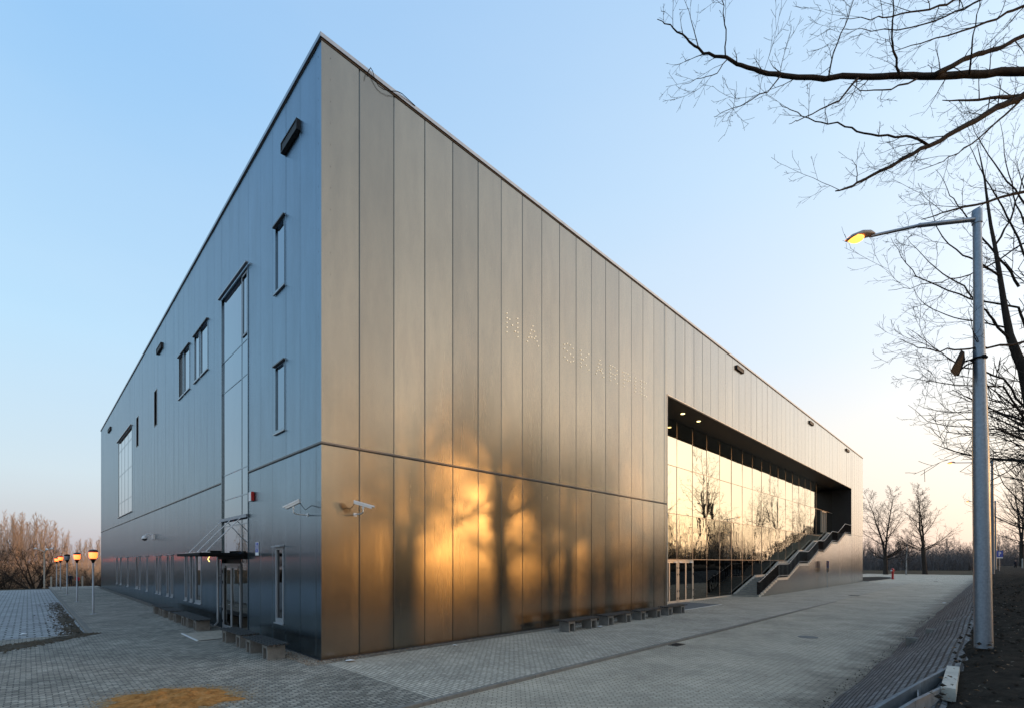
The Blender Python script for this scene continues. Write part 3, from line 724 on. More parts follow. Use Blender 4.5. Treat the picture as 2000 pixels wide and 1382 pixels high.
# soil bank
def hash2(x, y, s=0): 
    v = sin(x*12.9898+y*78.233+s*37.7)*43758.5453; return v-math.floor(v)
def vnoise(x, y, s=0):
    xi, yi = math.floor(x), math.floor(y); fx, fy = x-xi, y-yi; fx = fx*fx*(3-2*fx); fy = fy*fy*(3-2*fy)
    return (hash2(xi,yi,s)*(1-fx)+hash2(xi+1,yi,s)*fx)*(1-fy)+(hash2(xi,yi+1,s)*(1-fx)+hash2(xi+1,yi+1,s)*fx)*fy
xb = [-16+i*1.0 for i in range(8)] + [-8+.14*i for i in range(150)] + [13+.5*i for i in range(60)] + [43+3*i for i in range(36)]
yb = [-13.02-.11*i for i in range(36)] + [-17.1-1.2*i for i in range(8)] + [-28-6*i for i in range(9)]
b = MB()
for x in xb:
    for j, y in enumerate(yb):
        h = bankh(x) - .28*exp(-(-13.02-y)/.35) + .10*(vnoise(x*1.1,y*1.1)-.5) + .07*(vnoise(x*4,y*4,1)-.5) + .04*(vnoise(x*11,y*11,2)-.5)
        if j == 0: h = bankh(x)-.36+.06*(vnoise(x*5,0,3)-.5)
        b.v.append((x, y+(.12*(vnoise(x*1.7,3)-.5) if j < 3 else 0), h))
n = len(yb)
for i in range(len(xb)-1):
    for j in range(n-1): b.f.append((i*n+j,(i+1)*n+j,(i+1)*n+j+1,i*n+j+1)); b.mi.append(0)
tag(b.build('soil_bank', M['soil'], None, True), kind='structure')
# leaves and clods on the bank (uncountable)
b = MB(); rg = random.Random(11)
for i in range(2000):
    x = -7 + 34*rg.random()**1.6; y = -13.0 - 4.5*rg.random()**1.3; z = bankh(x)+.03; a = rg.uniform(0,6.28); s = rg.uniform(.012,.034); t = rg.uniform(-.5,.5)
    c_, s_ = cos(a)*s, sin(a)*s
    b.add([(x+c_,y+s_,z+t*s),(x-s_*.5,y+c_*.5,z+.01),(x-c_,y-s_,z-t*s*.3),(x+s_*.5,y-c_*.5,z+.012)],[(0,1,2,3)], 0 if rg.random() < .5 else 1)
tag(b.build('leaf_litter', [M['leafy'], simple('pale dry leaves', (.14,.12,.09), .9, 0, .5, 20)]), 'dry leaves scattered over the dark soil bank', 'leaves', kind='stuff')
b = MB()
def stone(b, x, y, z, s, m=0):
    k = [rg.uniform(.6,1.1)*s for _ in range(6)]
    b.add([(x+k[0],y,z),(x,y+k[1],z),(x-k[2],y,z),(x,y-k[3],z),(x,y,z+k[4]*.7),(x,y,z-k[5]*.5)],[(0,1,4),(1,2,4),(2,3,4),(3,0,4),(1,0,5),(2,1,5),(3,2,5),(0,3,5)], m)
for i in range(1100):
    x = -8+36*rg.random()**1.5; y = -10.95-.5*abs(rg.gauss(0,.6)); stone(b, x, y, roadz(x)+.01, rg.uniform(.006,.022))
for i in range(1700):
    x = -7+30*rg.random()**1.6; y = -13.05-3.5*rg.random(); stone(b, x, y, bankh(x)+.0, rg.uniform(.015,.05))
tag(b.build('soil_clods', M['soil'], None), 'loose dark soil clods along the paved slope', 'soil', kind='stuff')
b = MB(); rg = random.Random(31)
for i in range(520):
    if rg.random() < .55: x = -8+50*rg.random(); y = -5.6-5.4*rg.random()**.6; z = roadz(x)+.004
    else: x = -10+34*rg.random(); y = -5.2+4.6*rg.random(); z = .004
    a = rg.uniform(0,6.28); s = rg.uniform(.012,.035); c_, s_ = cos(a)*s, sin(a)*s
    b.add([(x+c_,y+s_,z+.01),(x-s_*.5,y+c_*.5,z),(x-c_,y-s_,z+.006),(x+s_*.5,y-c_*.5,z)],[(0,1,2,3)])
tag(b.build('fallen_leaves', [M['leafy']]), 'a few dry leaves scattered over the pavers', 'leaves', kind='stuff')
# gravel strip
sheet('gravel_strip', [(-.42,-.0,-.42,6.3),(-.42,0,10.1,58.2),(0,20.3,-.42,0)], .006, M['gravel'])
b = MB(); rg = random.Random(21)
for i in range(5200):
    q = rg.random()
    if q < .3: x = rg.uniform(-.55,-.02); y = rg.uniform(-.5,2.2)
    elif q < .75: x = 20*rg.random()**1.5; y = rg.uniform(-.48,-.02)
    else: x = rg.uniform(-.46,-.02); y = 2+4.2*rg.random() if rg.random() < .4 else 10.2+30*rg.random()**1.5
    stone(b, x, y, .012, rg.uniform(.01,.022), 0 if rg.random() < .7 else 1)
tag(b.build('gravel', [M['stone'], simple('rusty pebbles', (.22,.13,.07), .9, 0, .4, 9)]), 'small pebbles in the strip at the foot of the hall walls', 'gravel', kind='stuff')
# sand heap in the foreground
b = MB(); rg = random.Random(3); cx, cy = -3.80, -1.62; nr, na = 46, 220
for i in range(nr+1):
    for j in range(na):
        a = 2*pi*j/na; rr = i/nr; ed = 1+.18*(vnoise(cos(a)*2+5,sin(a)*2+5)-.5)*2+.16*(vnoise(cos(a)*9+5,sin(a)*9+5,7)-.5)*2*rr
        lx, ly = 1.18*rr*ed*cos(a), .86*rr*ed*sin(a); co_, si_ = cos(radians(-48)), sin(radians(-48))
        x = cx+lx*co_-ly*si_; y = cy+lx*si_+ly*co_
        z = .13*(1-rr*rr)**1.3 + .09*(vnoise(x*5,y*5)-.5)*(1-rr)**.6 + .06*(vnoise(x*15,y*15,4)-.5)*(1-rr)**.6 + .02*(vnoise(x*34,y*34,5)-.5)+.006
        b.v.append((x,y,max(z,.004)))
for i in range(nr):
    for j in range(na): b.f.append((i*na+j,i*na+(j+1)%na,(i+1)*na+(j+1)%na,(i+1)*na+j)); b.mi.append(0)
tag(b.build('sand_heap', M['sand'], None, True), 'low heap of orange sand left on the grey pavers', 'sand heap')
b = MB()
n = 40; ring = [(cx+ (1.45*cos(2*pi*j/n)*cos(radians(-48))-.9*sin(2*pi*j/n)*sin(radians(-48)))*(1+.3*(hash2(j,1)-.5)), cy+(1.45*cos(2*pi*j/n)*sin(radians(-48))+.9*sin(2*pi*j/n)*cos(radians(-48)))*(1+.3*(hash2(j,2)-.5)), .002) for j in range(n)]
rg = random.Random(6)
for i in range(5200):
    a = rg.uniform(0,2*pi); q = .80+.75*abs(rg.gauss(0,.42)); lx, ly = 1.15*q*cos(a), .86*q*sin(a)
    x = cx+lx*cos(radians(-48))-ly*sin(radians(-48)); y = cy+lx*sin(radians(-48))+ly*cos(radians(-48)); stone(b,x,y,.003,rg.uniform(.004,.014))
for i in range(420):
    a = rg.uniform(0,2*pi); q = .93+.5*abs(rg.gauss(0,.35)); lx, ly = 1.15*q*cos(a), .86*q*sin(a); rad_ = rg.uniform(.02,.075)*(1.4-q*.6)
    x = cx+lx*cos(radians(-48))-ly*sin(radians(-48)); y = cy+lx*sin(radians(-48))+ly*cos(radians(-48)); n_ = 7
    b.add([(x+rad_*cos(2*pi*j/n_)*rg.uniform(.6,1.2),y+rad_*sin(2*pi*j/n_)*rg.uniform(.6,1.2),.002) for j in range(n_)]+[(x,y,.002+rad_*.18)],[(j,(j+1)%n_,n_) for j in range(n_)])
tag(b.build('spilled_sand', M['sand2']), 'loose grains of sand spread round the orange heap', 'sand', kind='stuff')
# soil washed over the lot corner
b = MB(); rg = random.Random(8)
P0, P1 = (-4.1,11.6), (-7.4,8.4)
for i in range(3000):
    t = rg.random(); w_ = .45*(.4+t)
    x = P0[0]+(P1[0]-P0[0])*t+rg.gauss(0,w_*.7); y = P0[1]+(P1[1]-P0[1])*t+rg.gauss(0,w_*.5)
    stone(b,x,y,-.07 if y > 11.75 else .005,rg.uniform(.012,.05)*(1.0 if rg.random()<.8 else 1.6))
for i in range(1500):
    y = 12+22*rg.random()**1.7; x = -4.3-abs(rg.gauss(0,.35)); stone(b,x,y,-.075,rg.uniform(.012,.06))
tag(b.build('washed_soil', [M['soill']]), 'brown soil washed along the kerb of the parking lot', 'soil', kind='stuff')
# dirt film (thin heaps) under it
b = MB()
for (cx_,cy_,rx,ry,h) in ((-5.1,10.7,1.3,.45,.06),(-6.6,9.1,1.2,.5,.07),(-4.45,12.4,.25,.7,.09),(-4.5,15.2,.25,.9,.08),(-4.5,19.5,.3,1.4,.08)):
    n = 28; base = len(b.v); z0 = -.084 if cy_ > 11.8 else .002; an = radians(45) if cy_ < 11.8 else 0
    for r_ in (1,.7,.35,0.01):
        for j in range(n):
            a = 2*pi*j/n; k = r_*(1+.35*(hash2(j,cx_)-.5)); lx, ly = rx*k*cos(a), ry*k*sin(a)
            b.v.append((cx_+lx*cos(an)-ly*sin(an), cy_+lx*sin(an)+ly*cos(an), z0+h*(1-r_)*(.6+.8*hash2(j,r_))))
    for i in range(3):
        for j in range(n): b.f.append((base+i*n+j,base+i*n+(j+1)%n,base+(i+1)*n+(j+1)%n,base+(i+1)*n+j)); b.mi.append(0)
tag(b.build('soil_patch', M['soill'], None, True), 'low patches of brown soil lying on the pavers', 'soil', kind='stuff')
# drains and covers
def cover(px, py, w, d, z, label):
    p = onG(px, py, z); b = MB()
    b.box(p[0]-w/2,p[0]+w/2,p[1]-d/2,p[1]+d/2,z-.01,z+.012)
    o = b.build('drain_cover', simple('dark iron', (.05,.048,.045), .6, .5)); 
    s = MB()
    for k in range(6): s.box(p[0]-w/2+.05,p[0]+w/2-.05,p[1]-d/2+.04+k*(d-.08)/6,p[1]-d/2+.04+(k+.45)*(d-.08)/6,z+.0125,z+.018)
    s.build('grating', M['blackmetal'], o)
    tag(o, label, 'drain cover')
cover(1322,1258,.6,.35,-.062,'dark iron drain grate in the road beside the kerb')
cover(1573,1242,.7,.6,-.1,'round worn cover in the middle of the paved road') if False else None
cover(1668,1162,.9,.7,-.004,'low iron cover lying in the pavement past the stair foot')
cover(1828,1134,1.3,.5,-.004,'far iron cover where the road bends')
b = MB(); p = onG(1578,1243,-.06); b.lathe([(.34,0),(.34,.01),(.30,.012)], (p[0],p[1],-.063), 24); tag(b.build('manhole_cover', M['conc']), 'round concrete manhole cover in the paved road', 'manhole cover')
# door mats / grates
b = MB()
for k in range(9): b.box(-1.6,-.25,6.58+k*.262,6.58+k*.262+.13,.009,.035)
g_ = MB(); g_.box(-1.62,-.22,6.5,8.95,.002,.008)
o = g_.build('door_grate', M['black']); b.build('slat', M['concl'], o); b = MB(); b.box(-1.66,-1.60,6.5,8.95,.008,.035); b.build('edge_strip', M['white'], o)
tag(o, 'slatted grey entrance grate in front of the side door', 'door grate')
b = MB(); b.box(21.1,26.7,-.58,GY-.14,.003,.010); o = b.build('entrance_mat', simple('dark mat', (.13,.135,.14), .9)); b = MB(); b.box(21.1,26.7,-.64,-.58,.004,.016); b.build('edge_strip', M['white'], o)
tag(o, 'grey mat with a bright edge before the recessed glass doors', 'door mat')

# ================================================================ BENCHES
def make_bench():
    r = empty('bench', (0,0,0))
    L = 2.35; lx = (.18, 1.68)
    for k in range(4):
        pass
    for x0 in lx:
        b = MB()
        w, dep, h, t = .42, .50, .42, .07
        b.bev(x0, x0+t, -dep/2, dep/2, 0, h, .008); b.bev(x0+w-t, x0+w, -dep/2, dep/2, 0, h, .008); b.box(x0+t-.002, x0+w-t+.002, -dep/2+.003, dep/2-.003, h-.09, h-.004)
        b.build('leg', M['conc'], r)
    for k in range(5):
        b = MB(); y = -.30+k*.122; b.bev(0, L, y, y+.082, .425, .465, .006); b.build('slat', M['plank'], r)
    b = MB(); b.box(.25,.52,-.28,.28,.4205,.4245); b.box(1.75,2.02,-.28,.28,.4205,.4245); b.build('bracket', M['blackmetal'], r)
    return r
bench = make_bench(); tag(bench, 'x', 'bench', 'concrete and dark plank benches along the hall')
rl = ['first bench of the long facade row, nearest the corner', 'second bench of the long facade row', 'third bench of the long facade row', 'last of the long facade row by the doors']
for i in range(4):
    x = 9.22+2.83*i; lab = 'concrete leg bench with dark slats, ' + rl[i]
    o = bench if i == 0 else copy_tree(bench, (0,0,0))
    o.location = (x, -1.20+.03*i, 0); o.rotation_euler = (0,0,radians((0,.6,-.4,.8)[i])); o['label'] = lab
ll = ['nearest the building corner','just right of the side entrance','just left of the side entrance','second left of the side entrance','third left of the side entrance','farthest left of the side entrance']
for i, y in enumerate((3.30,6.02,11.6,13.95,16.75,19.4)):
    o = copy_tree(bench, (-.80+.02*(i%3),y,0), radians(-90+(0,1,-1,.8,0,.5)[i]), label='dark slatted concrete bench by the side wall, ' + ll[i])
# ================================================================ LAMPS
def lamp_post(on=True):
    r = empty('path_lamp')
    b = MB(); b.lathe([(.075,0),(.075,.02),(.052,.03),(.048,1.2),(.040,1.21),(.038,2.78)], n=14); b.build('pole', M['galv2'], r, True, 40)
    b = MB(); b.lathe([(.045,2.76),(.055,2.80),(.12,2.96),(.135,3.0)], n=18); b.build('collar', M['blackmetal'], r, True, 40)
    b = MB(); b.lathe([(.125,3.0),(.165,3.08),(.185,3.18),(.19,3.28),(.18,3.34)], n=18); b.build('lamp_glass', M['lamp'] if on else M['lampoff'], r, True, 40)
    b = MB(); b.lathe([(.19,3.34),(.20,3.38),(.19,3.43),(.12,3.48),(.02,3.50)], n=18); b.build('cap', simple('dark red brown cap', (.06,.025,.02), .5) if on else M['blackmetal'], r, True, 40)
    b = MB(); b.box(-.13,.13,-.13,.13,0,.012); b.build('base_plate', M['galv2'], r)
    return r
la = lamp_post(); tag(la, 'x', 'path lamp', 'post lamps along the path kerb'); la.location = (-3.38,21.0,0); la['label'] = 'lit path lamp with glowing orange head, nearest of the row beside the kerb'
copy_tree(la, (-3.42,32.4,0), label='lit path lamp second in the row, in front of the red jacket walker')
copy_tree(la, (-3.50,54.4,0), label='lit path lamp fourth in the row, just left of the unlit one')
copy_tree(la, (-3.45,65.6,-.1), label='lit path lamp farthest along the kerb, leftmost of the row')
lo = lamp_post(False); tag(lo, 'unlit path lamp with grey glass, middle of the row', 'path lamp', 'post lamps along the path kerb'); lo.location = (-3.48,43.1,0)
# street lamp in the foreground
def street_lamp(base, H, arm_to, rb, rt, lab, lit=True, grp='tall street lamps with an arm', n=24):
    """arm_to: world point of the lamp head tip"""
    r = empty('street_lamp', base); tag(r, lab, 'street lamp', grp)
    bx, by, bz = base
    b = MB(); b.tube([(0,0,-.1),(0,0,H*.45),(0,0,H*.8),(0,0,H)], [rb, rb*.8+rt*.2, rt*1.15, rt], n, m=0); b.build('pole', M['galv'], r, True, 40)
    e = (arm_to[0]-bx, arm_to[1]-by, arm_to[2]-bz); l = sqrt(e[0]**2+e[1]**2); ux, uy = e[0]/l, e[1]/l
    z0 = H-.10; dz = (e[2]-z0)
    la_ = l-.45
    b = MB(); b.tube([(0,0,z0),(ux*la_*.55,uy*la_*.55,z0+dz*.42*.8),(ux*la_*.56,uy*la_*.56,z0+dz*.43*.8),(ux*la_,uy*la_,z0+dz*.8)], [rt*.68,rt*.62,rt*.45,rt*.42], 12); b.build('arm', M['galv'], r, True, 40)
    b = MB(); b.lathe([(rt*1.25,H-.18),(rt*1.25,H+.02),(rt*1.1,H+.06),(.01,H+.07)], n=n); b.build('pole_cap', M['galv'], r, True, 40)
    # cobra head
    b = MB(); px_, py_ = -uy, ux; sec = [(la_-.06,.045,.03,.0),(la_+.02,.07,.07,.01),(la_+.18,.11,.075,.0),(la_+.36,.09,.05,-.03),(l,.02,.015,-.06)]
    k = 12; 
    for (d,w_,h_,o) in sec:
        zc = z0+dz*.8+(d-la_)*dz/l*.6+o+.02
        for j in range(k):
            a = 2*pi*j/k; hh = h_*sin(a)*(1 if sin(a) > 0 else .45)
            b.v.append((ux*d+px_*w_*cos(a), uy*d+py_*w_*cos(a), zc+hh))
    for i in range(4):
        for j in range(k): b.f.append((i*k+j,i*k+(j+1)%k,(i+1)*k+(j+1)%k,(i+1)*k+j)); b.mi.append(0)
    b.f.append(tuple(range(k))); b.mi.append(0)
    hd = b.build('lamp_head', simple('grey lamp housing', (.3,.27,.25), .5), r, True, 60)
    b = MB(); dm = la_+.27; zc = z0+dz*.8+(dm-la_)*dz/l*.6-.0
    pr_ = [(.01,-.075),(.055,-.06),(.085,-.03),(.095,.0)]
    for (rr,zz_) in pr_:
        for j in range(14):
            a = 2*pi*j/14; b.v.append((ux*(dm+rr*1.5*cos(a))+px_*rr*sin(a), uy*(dm+rr*1.5*cos(a))+py_*rr*sin(a), zc+zz_-.01))
    for i in range(3):
        for j in range(14): b.f.append((i*14+j,i*14+(j+1)%14,(i+1)*14+(j+1)%14,(i+1)*14+j)); b.mi.append(0)
    b.f.append(tuple(range(14))); b.mi.append(0)
    b.build('lamp_glass', M['lamphot'] if lit else M['lampoff'], hd, True)
    return r
pb = at(1921,1253,8.5); top = at(1908,428,8.5); tip = at(1664,466,8.3)
SLZ = pb[2]
mx, my = (pb[0]+top[0])/2, (pb[1]+top[1])/2
sl1 = street_lamp(pb, top[2]-pb[2]+.1, tip, .126, .058, 'tall galvanised street lamp with a glowing head in the soil bank foreground')
# slight lean of the pole, as photographed
dxl, dyl = top[0]-pb[0], top[1]-pb[1]
sl1.rotation_euler = (-dyl/7.5, dxl/7.5, 0)
for c_ in kids(sl1): pass
p2 = at(1938,1117,36.0); t2 = at(1940,902,36.0); street_lamp(p2, t2[2]-p2[2]+.1, at(1850,903,36.5), .13, .07, 'second street lamp, its arm showing left of the foreground pole', True, n=12)
p3 = at(1944,1112,58.0); t3 = at(1944,978,58.0); street_lamp(p3, t3[2]-p3[2], at(1886,978,58.5), .14, .08, 'third street lamp far along the bank behind the foreground pole', True, n=10)
# floodlight on the pole
def flood():
    r = empty('floodlight', at(1905,700,8.5)); o = r.location
    def q(px, py, s=8.5): p = at(px, py, s); return (p[0]-o[0],p[1]-o[1],p[2]-o[2])
    b = MB(); A = [q(1877,683,8.35),(q(1884,687,8.35)),q(1885,706,8.35),q(1874,728,8.35),q(1865,735,8.3),q(1856,724,8.25)]
    B = [q(1877,683,8.75),(q(1884,687,8.75)),q(1885,706,8.75),q(1874,728,8.75),q(1865,735,8.7),q(1856,724,8.65)]
    b.add(A+B, [tuple(range(6)), tuple(range(11,5,-1))]+[(i,6+i,6+(i+1)%6,(i+1)%6) for i in range(6)]); b.build('housing', M['blackmetal'], r)
    b = MB(); b.tube([q(1877,708),q(1893,703),q(1905,700.5)],.016,8); b.tube([q(1871,733,8.6),q(1876,722,8.6),q(1888,712),q(1905,706)],.014,8); b.tube([q(1870,725,8.6),q(1871,733,8.6)],.02,8); b.build('bracket', M['blackmetal'], r)
    b = MB(); cpos = q(1912,700)
    for z in (.0,):
        n = 20; R_ = .105
        b.tube([(cpos[0]+R_*cos(2*pi*j/n),cpos[1]+R_*sin(2*pi*j/n),cpos[2]+.0) for j in range(n+1)], .014, 6)
    e = q(1922,696,8.42); b.box(e[0]-.03,e[0]+.05,e[1]-.03,e[1]+.03,e[2]-.03,e[2]+.03); b.build('clamp', M['blackmetal'], r)
    return tag(r, 'black floodlight clamped to the foreground street lamp pole', 'floodlight')
flood()
# double arm lamp beyond the lot
p = at(86.5,1141,62)
r = empty('double_arm_lamp', p, 0, 'pale double arm street lamp in front of the sunlit trees', 'street lamp')
H = at(86.5,1076,62)[2]-p[2]
b = MB(); b.tube([(0,0,-3),(0,0,H*.5),(0,0,H)],[.09,.075,.06],10); b.build('pole', M['concl'], r, True, 40)
for (px_, py_) in ((66,1070.5),(103,1070.5),(92,1072)):
    q = at(px_, py_, 62 if px_ != 92 else 60.5); q = (q[0]-p[0],q[1]-p[1],q[2]-p[2])
    b = MB(); b.tube([(0,0,H-.05),(q[0]*.5,q[1]*.5,H+(q[2]-H)*.75),(q[0]*.8,q[1]*.8,q[2])],.04,8); b.build('arm', M['concl'], r, True, 40)
    b = MB(); b.tube([(q[0]*.72,q[1]*.72,q[2]),(q[0]*.85,q[1]*.85,q[2]+.03),(q[0],q[1],q[2]-.02)],[.06,.13,.05],8); b.build('lamp_head', M['white'], r, True, 60)
# ================================================================ SECURITY CAMERAS, SIREN, PLATES
def bullet(tail, head, wall, elbow, lab, cable=None):
    r = empty('security_camera', wall, 0, lab, 'security camera', 'white tube cameras at the hall corner'); o = wall
    T = tuple(tail[i]-o[i] for i in range(3)); Hd = tuple(head[i]-o[i] for i in range(3)); E = tuple(elbow[i]-o[i] for i in range(3))
    d = [Hd[i]-T[i] for i in range(3)]; l = sqrt(sum(v*v for v in d)); d = [v/l for v in d]; hl = sqrt(d[0]**2+d[1]**2); s = (-d[1]/hl, d[0]/hl, 0); u = (s[1]*d[2]-s[2]*d[1], s[2]*d[0]-s[0]*d[2], s[0]*d[1]-s[1]*d[0])
    if u[2] < 0: u = tuple(-v for v in u)
    def pt(a,b_,c): return tuple(T[i]+d[i]*a+s[i]*b_+u[i]*c for i in range(3))
    def obox(bb, a0,a1,b0,b1,c0,c1,m=0): bb.add([pt(a0,b0,c0),pt(a1,b0,c0),pt(a1,b1,c0),pt(a0,b1,c0),pt(a0,b0,c1),pt(a1,b0,c1),pt(a1,b1,c1),pt(a0,b1,c1)],[(0,3,2,1),(4,5,6,7),(0,1,5,4),(1,2,6,5),(2,3,7,6),(3,0,4,7)],m)
    b = MB(); obox(b,.02,l-.03,-.055,.055,-.05,.035); obox(b,.0,.02,-.05,.05,-.045,.03); b.build('housing', M['white'], r)
    b = MB(); obox(b,-.01,l+.03,-.065,.065,.036,.05); obox(b,-.01,l+.03,-.069,-.0655,.005,.05); obox(b,-.01,l+.03,.0655,.069,.005,.05); b.build('sun_shield', M['white'], r)
    b = MB(); obox(b,l-.03,l-.022,-.045,.045,-.042,.028); b.build('lens', M['ablack'], r)
    mid = pt(l*.5,0,-.06); 
    b = MB(); b.tube([(0,0,0),(E[0]*.9,E[1]*.9,0),(mid[0],mid[1],E[2]+.04),mid],.018,8); b.tube([(mid[0],mid[1],mid[2]-.06),mid],.035,10); b.build('bracket', M['white'], r, True, 40)
    b = MB(); nx_, ny_ = (1,0) if abs(E[1]) > abs(E[0]) else (0,1)
    b.box(-.05*nx_-.012*ny_,.05*nx_+.0*ny_,-.05*ny_-.012*nx_,.05*ny_,-.05,.05); b.build('wall_plate', M['white'], r)
    if cable:
        b = MB(); b.tube([pt(.02,0,-.03)]+[tuple(c[i]-o[i] for i in range(3)) for c in cable],.009,6); b.build('cable', M['blackmetal'], r, True)
    return r
bullet((-.35,.64,4.56),(-.65,.95,4.36),(0,.95,4.2),(-.40,.86,4.2),'white tube camera on the narrow side wall pointing left', [(-.3,.6,4.42),(-.25,.5,4.30),(-.15,.3,4.42),(-.06,.15,4.38),(-.01,.1,4.36)])
bullet((.78,-.42,4.54),(1.2,-.75,4.39),(1.02,0,4.22),(1.0,-.5,4.22),'white tube camera on the long golden facade pointing right', [(.76,-.34,4.4),(.74,-.2,4.36),(.74,-.01,4.4)])
r = empty('dome_camera', (0,25.4,4.5), 0, 'white dome camera on a curved arm on the side wall', 'security camera')
b = MB(); b.box(-.14,0,-.14,.14,-.2,.12); b.build('wall_box', M['white'], r)
b = MB(); b.tube([(-.12,0,.02),(-.25,0,.12),(-.42,0,.12),(-.52,0,.0)],.03,8); b.build('arm', M['white'], r, True, 40)
b = MB(); b.lathe([(.05,.04),(.12,.0),(.16,-.1),(.16,-.16)], (-.54,0,-.02), 16); b.build('dome_housing', M['white'], r, True, 40)
b = MB(); b.lathe([(.145,0),(.12,-.08),(.05,-.125),(.01,-.13)], (-.54,0,-.18), 16); b.build('dome', M['ablack'], r, True, 60)
r = empty('alarm_siren', (0,5.85,5.22), 0, 'white and red alarm siren box high on the side wall', 'alarm siren')
b = MB(); b.bev(-.11,0,-.10,.20,-.17,.17,.02); b.build('housing', M['white'], r); b = MB(); b.bev(-.12,-.005,-.16,-.102,-.165,.165,.015); b.build('red_lens', M['red'], r)
# address plate
r = empty('address_plate', (0,5.42,3.33), 0, 'blue and white address plate beside the side entrance', 'address plate')
b = MB(); b.box(-.012,0,-.17,.17,-.28,.20); b.build('plate', M['signw'], r)
b = MB(); b.box(-.016,-.0121,-.15,.15,.10,.18); b.box(-.016,-.0121,-.15,.15,-.17,-.06); b.build('blue_field', M['blue'], r)
b = MB()
# white numerals 38 on blue
b2 = MB(); b2.box(-.016,-.0121,-.15,.15,-.055,.095); b2.build('number_field', M['blue'], r)
def glyph(b, y, z, w, h, t, segs, o=-.0165):
    # 7 segment style rounded numerals; wall seen from -x, so +y is left
    S = {'t':(0,1,1,1),'m':(0,.5,1,.5),'b':(0,0,1,0),'tl':(0,.5,0,1),'tr':(1,.5,1,1),'bl':(0,0,0,.5),'br':(1,0,1,.5)}
    for s in segs:
        x0,z0,x1,z1 = S[s]; a = y-w*x0; c = y-w*x1
        b.box(o-.003, o, min(a,c)-t/2, max(a,c)+t/2, z+h*min(z0,z1)-t/2, z+h*max(z0,z1)+t/2)
glyph(b, .10, -.035, .07, .11, .022, ('t','m','b','tr','br')); glyph(b, -.02, -.035, .07, .11, .022, ('t','m','b','tr','br','tl','bl'))
b.box(-.02,-.0165,.04,.09,.12,.16); b.box(-.02,-.0165,-.03,.03,-.13,-.10)
b.build('numerals', M['signw'], r)
# loose cable over the roof edge
b = MB(); cc = [onR(x,y,-.09) for x,y in ((717,150),(719,140),(723,134),(728,140),(732,152),(740,167),(750,175),(762,179),(775,180),(785,184),(800,196),(812,206))]
b.tube([(u,-.09-.03*sin(i),z+.0) for i,(u,z) in enumerate(cc)],.011,6); tag(b.build('loose_cable', M['blackmetal'], None, True), 'black cable looping over the roof edge near the top corner', 'cable')
# ================================================================ SIGNS, HYDRANT, POSTS
def sign_post(base, H, face_ang, lab, cat='road sign'):
    r = empty('road_sign', base, face_ang, lab, cat); b = MB(); b.tube([(0,0,-.05),(0,0,H)],.03,8); b.build('post', M['galv2'], r, True, 40); return r
gp = onG(1606,1145); r = sign_post((55.9,-.45,0), 2.95, radians(35), 'narrow blue sign with a cream plate on a grey post before the stair wall')
b = MB(); b.box(-.27,.27,-.05,-.035,2.15,2.95); b.build('sign_face', M['blue'], r)
b = MB(); b.box(-.26,.26,-.052,-.037,1.72,2.12); b.build('lower_plate', M['peach'], r)
b = MB(); n = 14
for j in range(11):
    a0, a1 = radians(100+j*22), radians(100+(j+1)*22)
    b.quad((.02+.13*cos(a0),-.055,2.42+.13*sin(a0)),(.02+.13*cos(a1),-.055,2.42+.13*sin(a1)),(.02+.09*cos(a1),-.055,2.42+.09*sin(a1)),(.02+.09*cos(a0),-.055,2.42+.09*sin(a0)))
b.box(-.06,-.02,-.056,-.0505,2.45,2.72); b.box(-.06,.10,-.056,-.0505,2.45,2.49); b.box(.08,.12,-.056,-.0505,2.33,2.47); b.box(-.08,0,-.056,-.0505,2.75,2.83); b.build('wheelchair_symbol', M['signw'], r)
sp_ = at(1952,1113,48); r = sign_post(sp_, 2.95, radians(-45), 'square blue parking sign with white letter P by the bank path')
hz = lambda py: at(1952,py,48)[2]-sp_[2]
w2 = 6.2*48/946
b = MB(); b.box(-w2,w2,-.05,-.035,hz(1086.5),hz(1074.5)); b.build('sign_face', M['blue'], r)
b = MB(); b.box(-w2*.95,w2*.95,-.05,-.035,hz(1089),hz(1087)); b.build('lower_plate', M['signw'], r)
b = MB(); zc, h_ = hz(1084.5), hz(1076.5)-hz(1084.5); b.box(-.12,-.05,-.056,-.051,zc,zc+h_)
prev = None
for j in range(9):
    a = radians(90-j*22.5); p_o = (-.05+.17*cos(a), zc+h_*.72+h_*.28*sin(a)); p_i = (-.05+.09*cos(a), zc+h_*.72+h_*.13*sin(a))
    if prev: b.quad((prev[0][0],-.056,prev[0][1]),(p_o[0],-.056,p_o[1]),(p_i[0],-.056,p_i[1]),(prev[1][0],-.056,prev[1][1]))
    prev = (p_o,p_i)
b.build('letter_p', M['signw'], r)
# hydrant
hp = onG(1743.5,1130,.03); r = empty('fire_hydrant', hp, 0, 'red fire hydrant on the dark island by the far corner', 'fire hydrant')
hs = 21.5*at(0,0,1)[2] if False else 1
d_ = 946*2.77/33; Hh = 21.5*d_/946
b = MB(); b.lathe([(.24,0),(.24,.08),(.16,.1),(.15,.62*Hh),(.22,.63*Hh),(.22,.68*Hh),(.15,.7*Hh),(.15,.86*Hh),(.2,.88*Hh),(.19,.93*Hh),(.08,.99*Hh),(.05,Hh)], n=14); b.build('body', M['red'], r, True, 40)
for s in (-1,1):
    b = MB(); b.tube([(0,0,.78*Hh),(s*.18,-s*.18,.78*Hh)],[.09,.1],10); b.tube([(s*.18,-s*.18,.78*Hh),(s*.21,-s*.21,.78*Hh)],[.12,.12],10); b.build('outlet', M['white'] if s < 0 else M['red'], r, True, 40)
